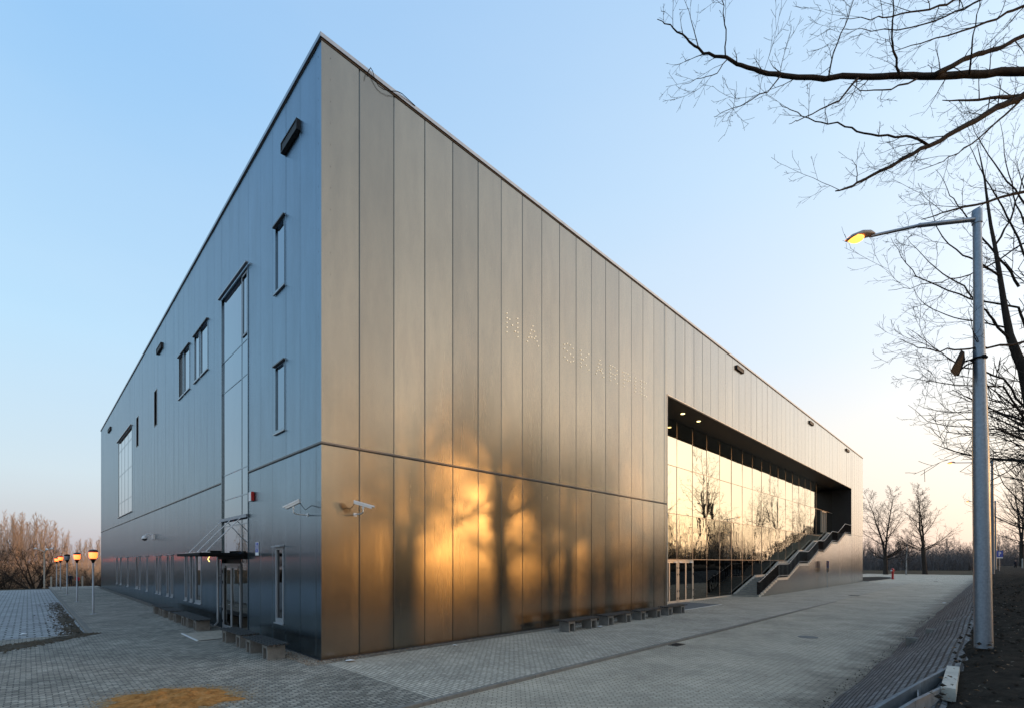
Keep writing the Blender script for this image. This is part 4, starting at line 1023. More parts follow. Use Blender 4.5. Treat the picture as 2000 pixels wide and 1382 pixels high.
# pale posts at path ends and by the bank
for i,(px_,py0,py1,s,lab) in enumerate(((100,1143.5,1125,62,'pale concrete post at the left end of the lamp path'),(161,1140,1124,63,'pale concrete post at the right end of the lamp path'),(1997,1112,1090,70,'pale concrete post on the bank at the right edge'))):
    p = at(px_,py0,s); q = at(px_,py1,s); h_ = q[2]-p[2]; b = MB(); b.bev(p[0]-.08,p[0]+.08,p[1]-.08,p[1]+.08,p[2]-.6,q[2],.04)
    tag(b.build('concrete_post', M['concl']), lab, 'concrete post', 'pale concrete posts')
# ================================================================ DRAIN CHUTE AND BLOCKS ON THE SLOPE
tp = [at(px_,py_, FPX*(CAM[2]-1.30)/(py_-HY)) for px_,py_ in ((1849.6,1298.4),(1874.4,1300.8),(1867,1344.8),(1837.6,1339.2))]
r = empty('drain_chute', (0,0,0), 0, 'open concrete drain chute with a pale cap stone on the near slope', 'drain chute')
b = MB(); b.prism(tp, .16); b.build('cap_stone', M['concl'], r)
def wallrun(pxs, dz, h, t, name):
    P = [onSlope(px_,py_,dz) for px_,py_ in pxs]
    P[0] = at(pxs[0][0],pxs[0][1], FPX*(CAM[2]-1.27)/(pxs[0][1]-HY))
    b = MB()
    for i in range(len(P)-1):
        a, c = P[i], P[i+1]; dx, dy = c[0]-a[0], c[1]-a[1]; l = sqrt(dx*dx+dy*dy) or 1; nx_, ny_ = -dy/l*t, dx/l*t
        b.prism([a, c, (c[0]+nx_,c[1]+ny_,c[2]), (a[0]+nx_,a[1]+ny_,a[2])], h)
    b.build(name, M['galvc'], r)
M['galvc'] = simple('grey precast wall', (.17,.175,.18), .75, 0, .25, 6, .2)
wallrun([(1848,1301.5),(1793.6,1329.6),(1752,1353.6),(1704,1382),(1650,1414)], .20, .42, .035, 'side_wall')
wallrun([(1837,1339),(1780.8,1365.6),(1753.6,1382),(1700,1412)], .20, .42, .035, 'side_wall')
a_, c_ = onSlope(1793.6,1331,.10), onSlope(1795,1360,.10)
b = MB(); b.prism([a_, c_, (c_[0]+.04,c_[1]+.02,c_[2]), (a_[0]+.04,a_[1]+.02,a_[2])], .3); b.build('cross_plate', M['galvc'], r)
# half-round gutter shells beside it
for i,(px_,py_) in enumerate(((1757,1343),(1733,1357),(1708,1369),(1684,1381))):
    p = onSlope(px_,py_,.05); b = MB(); n = 12
    for (rr,zz_) in ((.17,0),(.15,-.03)):
        for j in range(n+1):
            a = pi*j/n; b.v.append((p[0]-rr*cos(a), p[1]+.0-.11*sin(a)*.2, p[2]+zz_-.16+rr*sin(a)*.9)); 
        for j in range(n+1):
            a = pi*j/n; b.v.append((p[0]-rr*cos(a), p[1]-.34, p[2]+.20+zz_-.16+rr*sin(a)*.9))
    m_ = n+1
    for j in range(n):
        b.f += [(j,j+1,m_+j+1,m_+j),(2*m_+j,3*m_+j,3*m_+j+1,2*m_+j+1),(j,2*m_+j,2*m_+j+1,j+1),(m_+j,m_+j+1,3*m_+j+1,3*m_+j)]; b.mi += [0]*4
    tag(b.build('gutter_shell', M['galvc'], None, True, 40), 'half round grey gutter shell beside the near drain chute', 'gutter shell', 'gutter shells beside the drain chute')
bp = onSlope(1835,1224,.12)
for i,(y0_,zt) in enumerate(((-11.75,.42),(-12.22,.72),(-12.69,1.02))):
    b = MB(); xo = bp[0]+.06*i; b.bev(xo-.09, xo+.09, y0_-.24, y0_+.225, zt-.5, zt+.06*1, .015)
    tag(b.build('step_block', M['kerb']), ('lowest','middle','topmost')[i]+' of three concrete edge blocks stepping up the paved slope', 'concrete block', 'edge blocks on the slope')
# litter
for i,(px_,py_,z,w_,h_,lab) in enumerate(((1844,1177,0,.55,.1,'white paper scrap on the far slope edge of the road'),(1172,1223.5,0,.25,.15,'white crumpled paper by the first facade bench'),(889,1260,.01,.12,.1,'small white scrap in the gravel under the golden facade'),(684,1290,.01,.30,.12,'pale crumpled foil on the gravel near the building corner'),(46,1238,-.07,.25,.15,'pale scrap lying on the parking lot'))):
    p = onG(px_,py_,z); b = MB(); rg = random.Random(i); n = 7
    vs = [(p[0]+w_*.6*cos(2*pi*j/n)*rg.uniform(.6,1),p[1]+h_*1.5*sin(2*pi*j/n)*rg.uniform(.6,1),p[2]+rg.uniform(.01,.05)) for j in range(n)]+[(p[0],p[1],p[2]+.06)]
    b.add(vs,[(j,(j+1)%n,n) for j in range(n)]); tag(b.build('litter', M['white']), lab, 'litter')

# ================================================================ PEOPLE
def person(base, H, ang, top, legs, lab, hat=False, stride=.16):
    """one continuous skinned body, seen walking away"""
    k = H/1.75
    J = {'pel':(0,0,.95),'wai':(0,.01,1.10),'che':(0,.02,1.32),'nec':(0,.03,1.49),'hd0':(0,.04,1.58),'hd1':(0,.05,1.70),
         'shl':(-.17,.02,1.42),'ell':(-.25,-.02,1.15),'wrl':(-.25,.07,.92),'hal':(-.24,.10,.84),
         'shr':(.17,.02,1.42),'elr':(.25,0,1.15),'wrr':(.24,.10,.93),'har':(.23,.13,.85),
         'hil':(-.09,0,.90),'knl':(-.10,.10,.50),'anl':(-.10,.02+stride,.10),'tol':(-.10,.16+stride,.04),
         'hir':(.09,0,.90),'knr':(.10,.03,.50),'anr':(.10,-stride,.12),'tor':(.10,.12-stride,.03)}
    rad = {'pel':.15,'wai':.15,'che':.17,'nec':.07,'hd0':.085,'hd1':.09,'shl':.085,'ell':.06,'wrl':.045,'hal':.04,'shr':.085,'elr':.06,'wrr':.045,'har':.04,'hil':.10,'knl':.07,'anl':.05,'tol':.04,'hir':.10,'knr':.07,'anr':.05,'tor':.04}
    E_ = [('pel','wai'),('wai','che'),('che','nec'),('nec','hd0'),('hd0','hd1'),('che','shl'),('shl','ell'),('ell','wrl'),('wrl','hal'),('che','shr'),('shr','elr'),('elr','wrr'),('wrr','har'),('pel','hil'),('hil','knl'),('knl','anl'),('anl','tol'),('pel','hir'),('hir','knr'),('knr','anr'),('anr','tor')]
    ks = list(J); me = bpy.data.meshes.new('person'); me.from_pydata([tuple(c*k for c in J[q]) for q in ks], [(ks.index(a),ks.index(b_)) for a,b_ in E_], [])
    o = bpy.data.objects.new('person', me); COL.objects.link(o)
    sm = o.modifiers.new('skin','SKIN'); sv = me.skin_vertices[0].data
    for i,q in enumerate(ks): sv[i].radius = (rad[q]*k, rad[q]*k*.85); sv[i].use_root = (q == 'pel')
    ss = o.modifiers.new('sub','SUBSURF'); ss.levels = 2; ss.render_levels = 2
    dg = bpy.context.evaluated_depsgraph_get(); m2 = bpy.data.meshes.new_from_object(o.evaluated_get(dg)); o.modifiers.clear(); o.data = m2
    for m in (M['skin'], top, legs, M['hair']): m2.materials.append(m)
    for p in m2.polygons:
        z = p.center.z/k; x = abs(p.center.x)/k
        p.use_smooth = True
        p.material_index = 3 if z > 1.62 or (z > 1.56 and p.center.y/k < .04) else 0 if z > 1.47 else (0 if (x > .19 and z < .91) else (1 if z > .84 else 2))
    o.location = base; o.rotation_euler = (0,0,ang)
    return tag(o, lab, 'person')
pp = onG(137.5,1144.2); person(pp, 1.5, radians(5), M['jacket'], M['trouser'], 'person in a dark jacket and dark trousers walking away along the lamp path')
pp = onG(151.5,1143.2); person(pp, 1.25, radians(-5), M['redcloth'], M['trouser'], 'person in a red jacket walking behind the second path lamp')
pp = at(1984,1112.5,76); person((pp[0],pp[1],pp[2]), 1.7, radians(-40), M['jacket'], M['trouser'], 'person in dark clothes walking far along the bank by the right edge')

# ================================================================ TREES
def vadd(a,b,k=1): return (a[0]+b[0]*k,a[1]+b[1]*k,a[2]+b[2]*k)
def vnorm(a): l = sqrt(a[0]**2+a[1]**2+a[2]**2) or 1; return (a[0]/l,a[1]/l,a[2]/l)
def vcross(a,b): return (a[1]*b[2]-a[2]*b[1],a[2]*b[0]-a[0]*b[2],a[0]*b[1]-a[1]*b[0])
def tilt(d, ang, az):
    u = vnorm(vcross(d, (0,0,1) if abs(d[2]) < .95 else (1,0,0))); w = vcross(d,u)
    s = sin(ang); return vnorm(tuple(d[i]*cos(ang)+(u[i]*cos(az)+w[i]*sin(az))*s for i in range(3)))
def poly(rg, p, d, L, n, wob, trop):
    P = [p]; D = [d]
    for i in range(n):
        d = vnorm((d[0]+rg.gauss(0,wob), d[1]+rg.gauss(0,wob), d[2]+rg.gauss(0,wob)+trop)); p = vadd(p,d,L/n); P.append(p); D.append(d)
    return P, D
def grow(b, rg, P, D, r0, r1, lvl, cfg, L):
    n = len(P)-1
    sides = cfg['sides'][min(lvl,len(cfg['sides'])-1)]
    b.tube(P, [max(cfg['rmin'], r0+(r1-r0)*(i/n)**.8) for i in range(n+1)], sides, cap=False)
    if lvl >= cfg['max']: return
    c = cfg['lv'][lvl]; nch = c['n'] if not callable(c['n']) else c['n'](L)
    nch = max(1,int(round(nch)))
    for k in range(nch):
        t = c['t0']+(1-c['t0'])*(k+rg.random())/nch; t = min(t,.98); i = min(int(t*n),n-1); f = t*n-i
        p = tuple(P[i][q]*(1-f)+P[i+1][q]*f for q in range(3))
        ang = rg.uniform(*c['ang']); az = k*2.4+rg.uniform(-.5,.5)
        dd = tilt(D[i+1], ang, az)
        ll = L*c['len']*(1-c['fall']*(t-c['t0'])/(1-c['t0']+1e-6))*rg.uniform(.7,1.2)
        rr = max(cfg['rmin'], (r0+(r1-r0)*t)*c['r'])
        ns = c['seg']; P2, D2 = poly(rg, p, dd, ll, ns, c['wob'], c['trop'])
        grow(b, rg, P2, D2, rr, max(cfg['rmin']*.9, rr*.25), lvl+1, cfg, ll)
def make_tree(name, seed, H, r, cfg, bark, twig, forks=None, t0=.15, lean=(0,0)):
    rg = random.Random(seed); rt = empty(name)
    bt = MB(); bc = MB()
    if forks is None:
        P, D = poly(rg, (0,0,-.5), vnorm((lean[0],lean[1],1)), H, 12, .045, .03)
        bt.tube(P, [max(r*(1-i/12)**.85, cfg['rmin']) * (1.35 if i == 0 else 1) for i in range(13)], 8, cap=False)
        c2 = dict(cfg); n_ = len(bc.f)
        tmp = MB(); grow(tmp, rg, P, D, r, cfg['rmin'], 0, cfg, H); ns = cfg['sides'][0]
        # drop the duplicate main stem, keep the limbs
        k = 13*ns; bc.v = tmp.v[k:]; bc.f = [tuple(i-k for i in f) for f in tmp.f[12*ns:]]; bc.mi = [0]*len(bc.f)
    else:
        hf = forks['h']; P, D = poly(rg, (0,0,-.5), (0,0,1), hf+.5, 4, .02, .02)
        bt.tube(P, [r*1.4,r*1.05,r,r*.97,r*.95], 10, cap=False)
        for k in range(forks['n']):
            az = forks.get('az',0)+2*pi*k/forks['n']+rg.uniform(-.3,.3); d = tilt((0,0,1), rg.uniform(*forks['ang']), az); ll = (H-hf)*rg.uniform(.85,1.05)
            P2, D2 = poly(rg, P[-1], d, ll, 12, .05, .05); grow(bc, rg, P2, D2, r*.62, cfg['rmin'], 0, cfg, ll)
        for k in range(forks.get('low',0)):
            az = rg.uniform(0,6.28); d = tilt((0,0,1), rg.uniform(1.0,1.3), az); ll = H*rg.uniform(.3,.42); q = vadd(P[-2],(0,0,1),rg.uniform(0,hf*.25))
            P2, D2 = poly(rg, q, d, ll, 9, .07, .03); grow(bc, rg, P2, D2, r*.28, cfg['rmin'], 1, cfg, ll)
    bt.build('trunk', bark, rt, True); bc.build('crown', twig, rt, True)
    return rt
broad = dict(max=3, rmin=.014, sides=(7,4,3,3), lv=[
    dict(n=22,t0=.12,ang=(.5,1.0),len=.42,fall=.72,r=.42,seg=7,wob=.07,trop=.06),
    dict(n=9,t0=.15,ang=(.5,1.0),len=.42,fall=.5,r=.5,seg=5,wob=.09,trop=.04),
    dict(n=5,t0=.15,ang=(.5,1.0),len=.45,fall=.4,r=.55,seg=3,wob=.1,trop=.03)])
slim = dict(max=2, rmin=.022, sides=(5,3,3), lv=[
    dict(n=34,t0=.18,ang=(.35,.75),len=.22,fall=.75,r=.5,seg=5,wob=.07,trop=.09),
    dict(n=8,t0=.1,ang=(.3,.8),len=.42,fall=.4,r=.5,seg=3,wob=.09,trop=.06)])
bush = dict(max=3, rmin=.016, sides=(5,3,3,3), lv=[
    dict(n=8,t0=.1,ang=(.5,1.1),len=.5,fall=.4,r=.5,seg=6,wob=.12,trop=.05),
    dict(n=8,t0=.15,ang=(.4,1.0),len=.45,fall=.4,r=.5,seg=4,wob=.12,trop=.03),
    dict(n=5,t0=.15,ang=(.4,1.0),len=.45,fall=.4,r=.6,seg=3,wob=.12,trop=.02)])
def put(o, px_, s, z, scale, rz=0, lab=None, grp=None, base=False):
    p = at(px_, HY, s); 
    if base: o.location = (p[0],p[1],z); o.scale = (scale,)*3; o.rotation_euler = (0,0,rz); q = o
    else: q = copy_tree(o, (p[0],p[1],z), rz, scale)
    if lab: q['label'] = lab
    if grp: q['group'] = grp
    return q
# two big bare trees beyond the road bend
T1 = make_tree('bare_tree', 3, 20, .42, broad, M['bark'], M['twig'], forks=dict(h=4.2,n=2,ang=(.10,.20),low=8,az=-.75))
tag(T1, 'x', 'tree'); put(T1, 1730, 112, .0, 1.02, 0.0, 'tall bare tree forking low, left of the two behind the hydrant', base=True)
T2 = make_tree('bare_tree', 8, 20, .40, broad, M['bark'], M['twig'], forks=dict(h=6.0,n=2,ang=(.05,.12),low=9,az=.5))
tag(T2, 'x', 'tree'); put(T2, 1807, 112, .0, 1.03, .4, 'tall bare tree with a long straight trunk, right of the two behind the road', base=True)
TB = make_tree('birch_tree', 17, 12, .17, dict(broad, rmin=.012), M['birch'], M['twig'], lean=(.06,-.06)); tag(TB, 'slender leaning birch with white speckled trunk between the two big trees', 'tree'); put(TB, 1770, 108, .0, .86, 2.0, base=True)
# tree row on the bank (some stand in the frame at the right edge, the rest are mirrored in the glass)
rowpos = [(62,-17,.72),(75,-16.2,1.0),(87,-19.5,.6),(99,-17,.75),(130,-17,.9),(46,-18.5,.75)]
sparse = dict(max=3, rmin=.009, sides=(7,4,3,3), lv=[dict(broad['lv'][0],n=17),dict(broad['lv'][1],n=6),dict(broad['lv'][2],n=4)])
TR = make_tree('bare_tree', 33, 20, .36, sparse, M['bark'], M['twig'], forks=dict(h=5.5,n=2,ang=(.06,.16),low=5,az=.9))
tag(TR, 'unseen bare tree behind the bank row, placed to break up the sunlight', 'tree', 'bare trees in the row on the bank'); TR.location = (118,-19,1.7)
for i,(x,y,s) in enumerate(rowpos):
    o = copy_tree(TR, (x,y,bankh(x)-.1), 1.3*i, s)
    o['label'] = 'unseen bare tree behind the bank row, placed to break up the sunlight'; o['group'] = 'bare trees in the row on the bank'
T3 = make_tree('bare_tree', 21, 15, .30, dict(broad, rmin=.012), M['bark'], M['twig'], forks=dict(h=3.6,n=3,ang=(.12,.35),low=5))
tag(T3, 'unseen bare tree behind the bank row, placed to break up the sunlight', 'tree', 'bare trees in the row on the bank'); T3.location = (24.5,-42,1.5)
for i,(x,y,s) in enumerate(((36,-30,.9),(34,-24,.95),(39.5,-22,.85),(1.5,-22,.7),(30,-44,1.0),(19,-34,1.0))): copy_tree(T3,(x,y,bankh(x)-.1),i*2.1,s)  # unseen trees, put here to dim and break up the low sun
for i,(x,y,s) in enumerate(((17.2,-16.6,.8),(22.6,-17.6,.85),(24.2,-19.5,.7),(27.0,-18.4,.8),(28.4,-21,.75),(31,-19,.8),(34.5,-18.5,.85),(42,-20,.8),(20.2,-24,.8))):  # unseen trees, set so their trunk shadows band the facade glow
    o = copy_tree(T2,(x,y,bankh(x)-.1),i*1.9+.7,s*(1 if i%2 else .9)); o['label'] = 'unseen bare tree behind the bank row, placed to break up the sunlight'; o['group'] = 'bare trees in the row on the bank'

# wood beyond the road (right background)
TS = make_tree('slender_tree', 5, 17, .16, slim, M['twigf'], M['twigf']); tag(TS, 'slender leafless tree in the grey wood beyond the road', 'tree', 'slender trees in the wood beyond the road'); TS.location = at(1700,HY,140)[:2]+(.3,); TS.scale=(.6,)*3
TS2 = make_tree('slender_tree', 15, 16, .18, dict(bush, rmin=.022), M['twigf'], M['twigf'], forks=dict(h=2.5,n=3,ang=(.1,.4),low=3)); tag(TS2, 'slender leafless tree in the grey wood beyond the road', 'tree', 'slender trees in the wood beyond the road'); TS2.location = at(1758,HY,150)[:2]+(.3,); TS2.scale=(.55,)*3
rg = random.Random(77)
for i in range(64):
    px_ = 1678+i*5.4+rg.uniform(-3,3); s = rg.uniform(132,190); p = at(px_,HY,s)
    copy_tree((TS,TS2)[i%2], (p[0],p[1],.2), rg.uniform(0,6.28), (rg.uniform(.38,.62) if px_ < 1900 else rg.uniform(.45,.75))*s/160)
for i in range(26):
    x = 40+i*4.4+rg.uniform(-2,2); y = -24-rg.random()*22
    o = copy_tree((TS,TS2)[i%2], (x,y,1.2), rg.uniform(0,6.28), rg.uniform(.45,.85)); o['label'] = 'slender leafless tree behind the row on the bank'; o['group'] = 'slender trees behind the bank row'
# south wood: mirrored in the glass, and it shades road and plaza
for i in range(58):
    x = -40+i*5.2+rg.uniform(-2,2); y = -62-rg.random()*26
    o = copy_tree((TS,TS2)[i%2], (x,y,1.2), rg.uniform(0,6.28), rg.uniform(.48,.72)); o['label'] = 'slender leafless tree in the wood south of the bank'; o['group'] = 'slender trees in the south wood'
def thicket(name, pts, hfun, n, seed, mat, lab, rad=.03, cat='undergrowth'):
    rg = random.Random(seed); b = MB()
    for i in range(n):
        t = rg.random()*(len(pts)-1); k = int(t); f = t-k; (xa,ya,za,wa),(xb_,yb_,zb,wb) = pts[k],pts[k+1]
        w_ = wa*(1-f)+wb*f; x = xa*(1-f)+xb_*f+rg.uniform(-w_,w_); y = ya*(1-f)+yb_*f+rg.uniform(-w_,w_); z = za*(1-f)+zb*f
        h = hfun(rg); P, D = poly(rg,(x,y,z-.2),vnorm((rg.gauss(0,.3),rg.gauss(0,.3),1)),h,3,.15,.02); b.tube(P,[rad,rad*.8,rad*.6,rad*.4],3,cap=False)
        for q in range(4):
            j = rg.randint(1,3); P2,_ = poly(rg,P[j],tilt(D[j],rg.uniform(.5,1.2),rg.uniform(0,6.28)),h*.35,2,.2,.02); b.tube(P2,[rad*.6,rad*.5,rad*.3],3,cap=False)
    return tag(b.build(name, mat), lab, cat, kind='stuff')
a = at(1680,HY,150); c = at(2100,HY,150)
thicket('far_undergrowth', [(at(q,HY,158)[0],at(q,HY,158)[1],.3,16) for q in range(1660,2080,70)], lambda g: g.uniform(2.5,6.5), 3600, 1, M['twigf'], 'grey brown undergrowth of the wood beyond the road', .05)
thicket('south_undergrowth', [(-60,-60,1.2,6),(0,-62,1.2,7),(60,-64,1.2,7),(140,-66,1.2,8),(230,-66,1.2,8)], lambda g: g.uniform(3,8.2), 6500, 2, M['twig'], 'dark undergrowth of the wood south of the bank', .06)
# left wood, sunlit
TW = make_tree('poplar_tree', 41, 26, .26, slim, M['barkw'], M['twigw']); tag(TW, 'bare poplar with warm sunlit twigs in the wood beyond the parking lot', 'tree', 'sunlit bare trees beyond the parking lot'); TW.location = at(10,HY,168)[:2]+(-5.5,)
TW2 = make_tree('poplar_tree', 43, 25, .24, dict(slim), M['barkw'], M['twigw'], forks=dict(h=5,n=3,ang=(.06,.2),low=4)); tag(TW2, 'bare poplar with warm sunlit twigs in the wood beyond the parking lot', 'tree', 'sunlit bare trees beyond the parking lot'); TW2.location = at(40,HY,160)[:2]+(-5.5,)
rg = random.Random(99)
def hprof(px_):   # top line of the wood, in photo pixels
    return 1006+rg.uniform(-6,10) if px_ < 95 else (1006+(px_-95)*1.0+rg.uniform(-4,6) if px_ < 135 else 1050+rg.uniform(-8,8))
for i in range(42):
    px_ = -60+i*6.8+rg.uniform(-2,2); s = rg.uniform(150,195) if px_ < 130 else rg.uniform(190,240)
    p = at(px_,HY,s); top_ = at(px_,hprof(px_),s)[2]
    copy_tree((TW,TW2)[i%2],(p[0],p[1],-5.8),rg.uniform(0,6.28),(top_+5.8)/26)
TK = make_tree('bushy_tree', 51, 9, .35, bush, M['bark'], M['twig'], forks=dict(h=1.0,n=6,ang=(.35,.95),low=5)); tag(TK, 'wide dark many stemmed tree in front of the sunlit wood', 'tree'); put(TK, 69, 84, -3.6, 1.0, .5, base=True)
rg = random.Random(55)
for i in range(46):      # the wood goes on to the left, mirrored in the side facade
    a = radians(-6-i*.75+rg.uniform(-.3,.3)); s = rg.uniform(120,170)
    copy_tree((TW,TW2)[i%2],(CAM[0]+s*sin(a),CAM[1]+s*cos(a),-4.5),rg.uniform(0,6.28),rg.uniform(.5,.72))
for i,(a,s,k) in enumerate(((-14.5,62,1.25),(-19.5,75,.9),(-11,80,.8),(-25,70,1.0))):
    a = radians(a); o = copy_tree(TK,(CAM[0]+s*sin(a),CAM[1]+s*cos(a),-1.5),i*1.1,k); o['label'] = 'bare tree standing left of the paved lot'; o['group'] = 'bare trees left of the lot'
for i,(px_,s,z,k) in enumerate(((12,90,-4,.7),(-30,84,-4,.9),(118,95,-5,.6),(176,92,-4.6,.62),(193,88,-4.4,.55))):
    o = put(TK, px_, s, z, k, i*1.7, 'smaller dark bushy tree on the drop behind the paved lot', 'smaller bushy trees on the drop')
thicket('bank_undergrowth', [(at(q,HY,100)[0],at(q,HY,100)[1],-5.8,9) for q in range(-90,280,60)], lambda g: g.uniform(2.5,7), 3000, 3, simple('brown undergrowth stems', (.22,.15,.10), .95, 0, .4, 3), 'brown undergrowth on the drop behind the parking lot', .035)
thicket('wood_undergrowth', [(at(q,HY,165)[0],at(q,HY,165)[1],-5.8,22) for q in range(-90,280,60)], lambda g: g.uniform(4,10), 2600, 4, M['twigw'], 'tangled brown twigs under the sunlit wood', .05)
# ---- near trees on the bank, limbs over the frame
def traced(b, rg, pxs, s0, s1, r0, r1, cfg, dens=1.0, lvl=1, sides=8, twl=1.0):
    """a limb given by measured points, with its own distance along it"""
    P = []
    n0 = len(pxs)
    for i,(x,y) in enumerate(pxs):
        s = s0+(s1-s0)*i/(n0-1); P.append(at(x,y,s))
    # subdivide
    Q = [P[0]]
    for i in range(n0-1):
        for k in range(1,4):
            f = k/3; q = tuple(P[i][j]*(1-f)+P[i+1][j]*f for j in range(3)); Q.append(tuple(q[j]+rg.gauss(0,.012) for j in range(3)))
    n = len(Q)-1; b.tube(Q,[r0+(r1-r0)*(i/n)**.9 for i in range(n+1)], sides)
    L = sum(sqrt(sum((Q[i+1][j]-Q[i][j])**2 for j in range(3))) for i in range(n))
    acc = 0
    m = int(L*2.1*dens)
    for k in range(m):
        t = (k+rg.random())/m; i = min(int(t*n),n-1); p = Q[i]; d = vnorm(tuple(Q[i+1][j]-Q[i][j] for j in range(3)))
        dd = tilt(d, rg.uniform(.4,1.0), rg.uniform(0,6.28)); dd = vnorm((dd[0],dd[1],dd[2]+.1))
        ll = rg.uniform(.35,1.35)*twl*(1.0 if t > .35 else .8); rr = min(.011, (r0+(r1-r0)*t)*.5)
        P2, D2 = poly(rg,p,dd,ll,6,.10,.035); grow(b,rg,P2,D2,rr,.0022,lvl,cfg,ll)
near = dict(max=3, rmin=.0024, sides=(6,4,3,3), lv=[None,
    dict(n=lambda L: 5*L+1.5,t0=.1,ang=(.5,1.0),len=.42,fall=.3,r=.55,seg=4,wob=.10,trop=.02),
    dict(n=lambda L: 6*L+1,t0=.15,ang=(.5,1.0),len=.40,fall=.3,r=.65,seg=3,wob=.10,trop=.02)])
def near_tree():
    rg = random.Random(123); r = empty('overhanging_tree', (0,0,0)); b = MB()
    TX = 2190
    def tr(*a, **k): traced(b, rg, *a, near, **k)
    tr([(TX,150),(2080,136),(2000,140),(1930,142),(1870,147),(1820,150),(1760,149.6),(1700,150),(1615,153),(1530,149),(1487,140),(1450,128),(1417,115),(1385,107),(1355,90),(1330,70),(1308,50),(1285,38)],9.2,8.2,.078,.005,dens=1.0,twl=.62)
    tr([(TX,20),(2080,45),(2000,68),(1950,95),(1905,108),(1870,124),(1825,147)][::-1],8.8,9.6,.045,.03,dens=.9)
    tr([(TX,120),(2080,160),(2000,188),(1960,205),(1920,225),(1870,255),(1815,286),(1760,312),(1700,345),(1665,362),(1630,375)],9.6,8.0,.078,.010,dens=1.0,twl=.8)
    tr([(1815,286),(1780,268),(1750,265),(1700,262),(1665,253),(1620,243),(1580,232),(1545,215),(1522,205)],8.6,7.9,.022,.004,dens=.9,twl=.8)
    tr([(1757,145),(1745,100),(1741,60),(1745,0),(1748,-50)],8.75,8.3,.02,.006)
    tr([(1618,152),(1630,100),(1650,50),(1668,0),(1685,-60)],8.6,9.0,.014,.005)
    tr([(1417,115),(1418,60),(1413,20),(1406,-10),(1400,-40)],8.3,8.1,.012,.004)
    tr([(1675,153),(1640,195),(1600,215),(1560,235),(1540,243)],8.7,8.3,.018,.004,dens=.9,twl=.8)
    tr([(1790,155),(1740,175),(1690,178),(1660,165)],8.8,8.4,.016,.004)
    tr([(1523,150),(1500,180),(1450,205),(1395,228)],8.4,8.0,.012,.003,dens=1.2)
    tr([(1893,146),(1897,100),(1905,50),(1915,-10)],8.9,8.5,.016,.006)
    tr([(1420,117),(1400,145),(1370,155),(1335,165)],8.3,8.1,.009,.003)
    tr([(2120,-10),(2000,12),(1950,35),(1880,60),(1800,85),(1740,100)],9.5,8.6,.03,.004,dens=.9,twl=.8)
    tr([(2100,-60),(1960,-10),(1880,-5),(1850,8),(1800,22),(1740,30),(1700,38),(1640,35)],9.5,8.6,.03,.004,dens=.9,twl=.8)
    tr([(1990,-40),(1900,10),(1850,30),(1780,55),(1700,62),(1640,58)],9.8,8.8,.022,.003,dens=.9,twl=.8)
    tr([(2000,188),(1950,192),(1890,197),(1840,195)],9.3,8.6,.04,.006)
    tr([(1990,200),(1950,235),(1910,272),(1870,300),(1840,315),(1790,335)],9.3,8.4,.02,.004)
    tr([(TX,330),(2060,365),(2000,375),(1925,395),(1860,412),(1800,430)],9.5,8.6,.04,.007,dens=1.1)
    tr([(TX,640),(2080,662),(2000,668),(1930,677),(1880,682),(1835,685),(1793,676),(1760,664)],9.0,8.0,.03,.004,dens=.8)
    tr([(2150,430),(2050,465),(2000,475),(1930,520),(1880,540),(1840,550),(1780,560),(1735,568)],9.8,8.9,.022,.003,dens=1.0)
    bt = MB(); P = [at(TX+18,1240,9.6),at(TX+12,900,9.5),at(TX+5,600,9.45),at(TX,300,9.4),at(TX,120,9.4),at(TX-10,-150,9.3),at(TX-30,-420,9.2)]
    bt.tube(P,[.34,.26,.23,.20,.17,.12,.05],12); bt.build('trunk', M['bark'], r, True); b.build('crown', M['twig'], r, True)
    return tag(r, 'near bare tree whose long dark branches reach in from the upper right', 'tree')
near_tree()
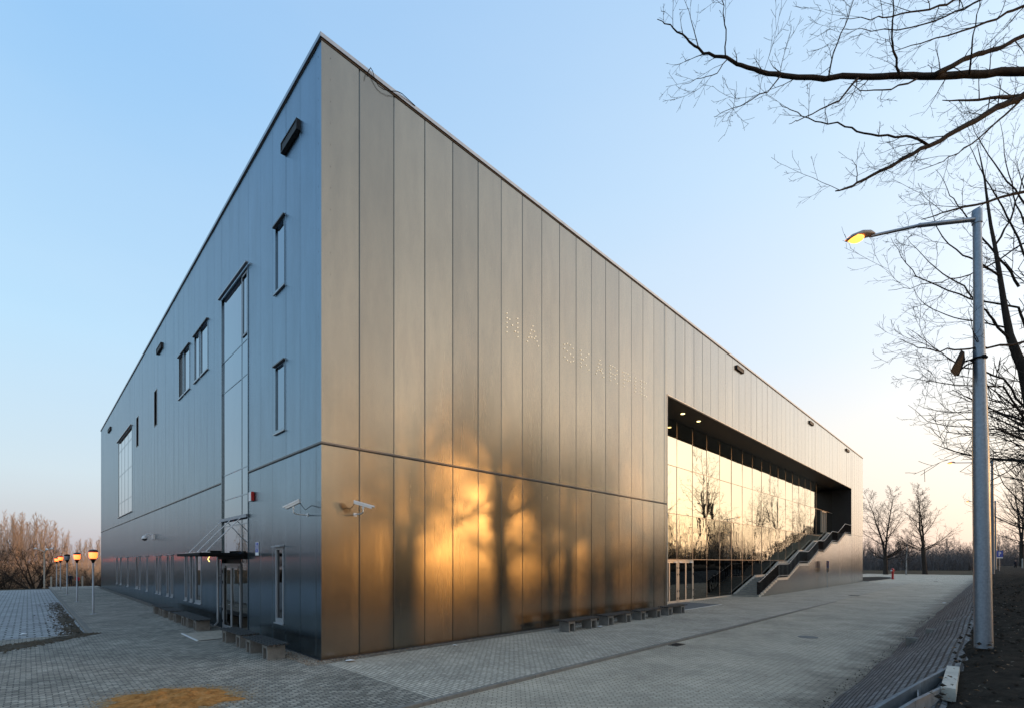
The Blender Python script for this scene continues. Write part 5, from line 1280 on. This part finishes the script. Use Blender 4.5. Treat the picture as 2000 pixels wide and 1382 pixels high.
def mid_tree():
    rg = random.Random(321); r = empty('bare_tree', (0,0,0)); b = MB(); bt = MB()
    S = 14.0
    cfg = dict(near, rmin=.0035)
    def tr(*a, **k): traced(b, rg, *a, cfg, **k)
    tk = [(2110,1180),(2080,1000),(2045,880),(2012,793),(1998,720),(1985,690),(1972,655),(1962,600),(1953,540),(1943,480),(1935,440),(1928,390),(1923,350),(1915,310),(1908,280)]
    P = [at(x,y,S) for x,y in tk]; bt.tube(P,[.22,.17,.14,.125,.118,.108,.092,.072,.056,.045,.038,.03,.022,.014,.006],12); bt.build('trunk', M['bark'], r, True)
    tr([(1975,665),(1940,625),(1915,600),(1880,560),(1840,535),(1800,500),(1770,460)],S,S-.8,.035,.004,dens=.6,twl=1.35)
    tr([(2003,640),(1990,600),(1940,592),(1895,583),(1830,558),(1790,540),(1760,500),(1740,465)],S+.3,S-.6,.035,.004,dens=.6,twl=1.3)
    tr([(1965,640),(1930,632),(1880,625),(1830,608),(1800,590),(1780,560)],S,S+.5,.025,.004,dens=.6,twl=1.3)
    tr([(1953,540),(1915,515),(1880,500),(1840,465),(1825,430),(1815,395)],S,S-.8,.03,.004,dens=.6,twl=1.35)
    tr([(2000,793),(1960,740),(1905,720),(1880,718),(1840,690),(1800,660),(1770,640)],S,S-.6,.03,.004,dens=.6,twl=1.35)
    tr([(2002,820),(1960,755),(1905,753),(1840,748),(1800,742),(1761,732)],S,S-1,.028,.004,dens=.8,twl=1.4)
    tr([(2004,860),(1960,840),(1910,835),(1850,830),(1810,822),(1775,790)],S,S-.8,.026,.004,dens=.8,twl=1.4)
    tr([(2004,790),(1980,795),(1930,805),(1880,806),(1830,803),(1790,790)],S,S-.6,.026,.004,dens=.8,twl=1.3)
    tr([(1943,480),(1975,430),(1990,380),(2010,300),(2020,240)],S,S+.5,.03,.006,dens=.6,twl=1.35)
    tr([(1990,560),(1965,520),(1930,480),(1900,440),(1870,400),(1850,370),(1830,330)],S+.6,S,.035,.004,dens=.6,twl=1.35)
    tr([(2010,520),(1975,440),(1950,390),(1925,350),(1900,300),(1890,260)],S+.8,S,.03,.004,dens=.6,twl=1.35)
    tr([(2020,420),(1980,370),(1940,320),(1910,270),(1895,230)],S+1,S+.3,.03,.004,dens=.6,twl=1.35)
    tr([(2006,900),(1985,930),(1960,900),(1930,870),(1905,850)],S,S-1,.016,.004,dens=.6,twl=1.3)
    tr([(2012,1000),(1990,975),(1960,945),(1945,915),(1940,880)],S,S+.3,.02,.004,dens=.6,twl=1.3)
    tr([(2030,860),(2010,880),(1985,900),(1960,890),(1940,860)],S+1,S+.4,.02,.004,dens=.6,twl=1.3)
    tr([(2040,500),(2005,450),(1985,400),(1970,340),(1960,280),(1955,230)],S+1,S+.8,.03,.004,dens=.6,twl=1.35)
    b.build('crown', M['twig'], r, True)
    return tag(r, 'bare tree with a curved trunk behind the foreground lamp pole at the right edge', 'tree')
mid_tree()
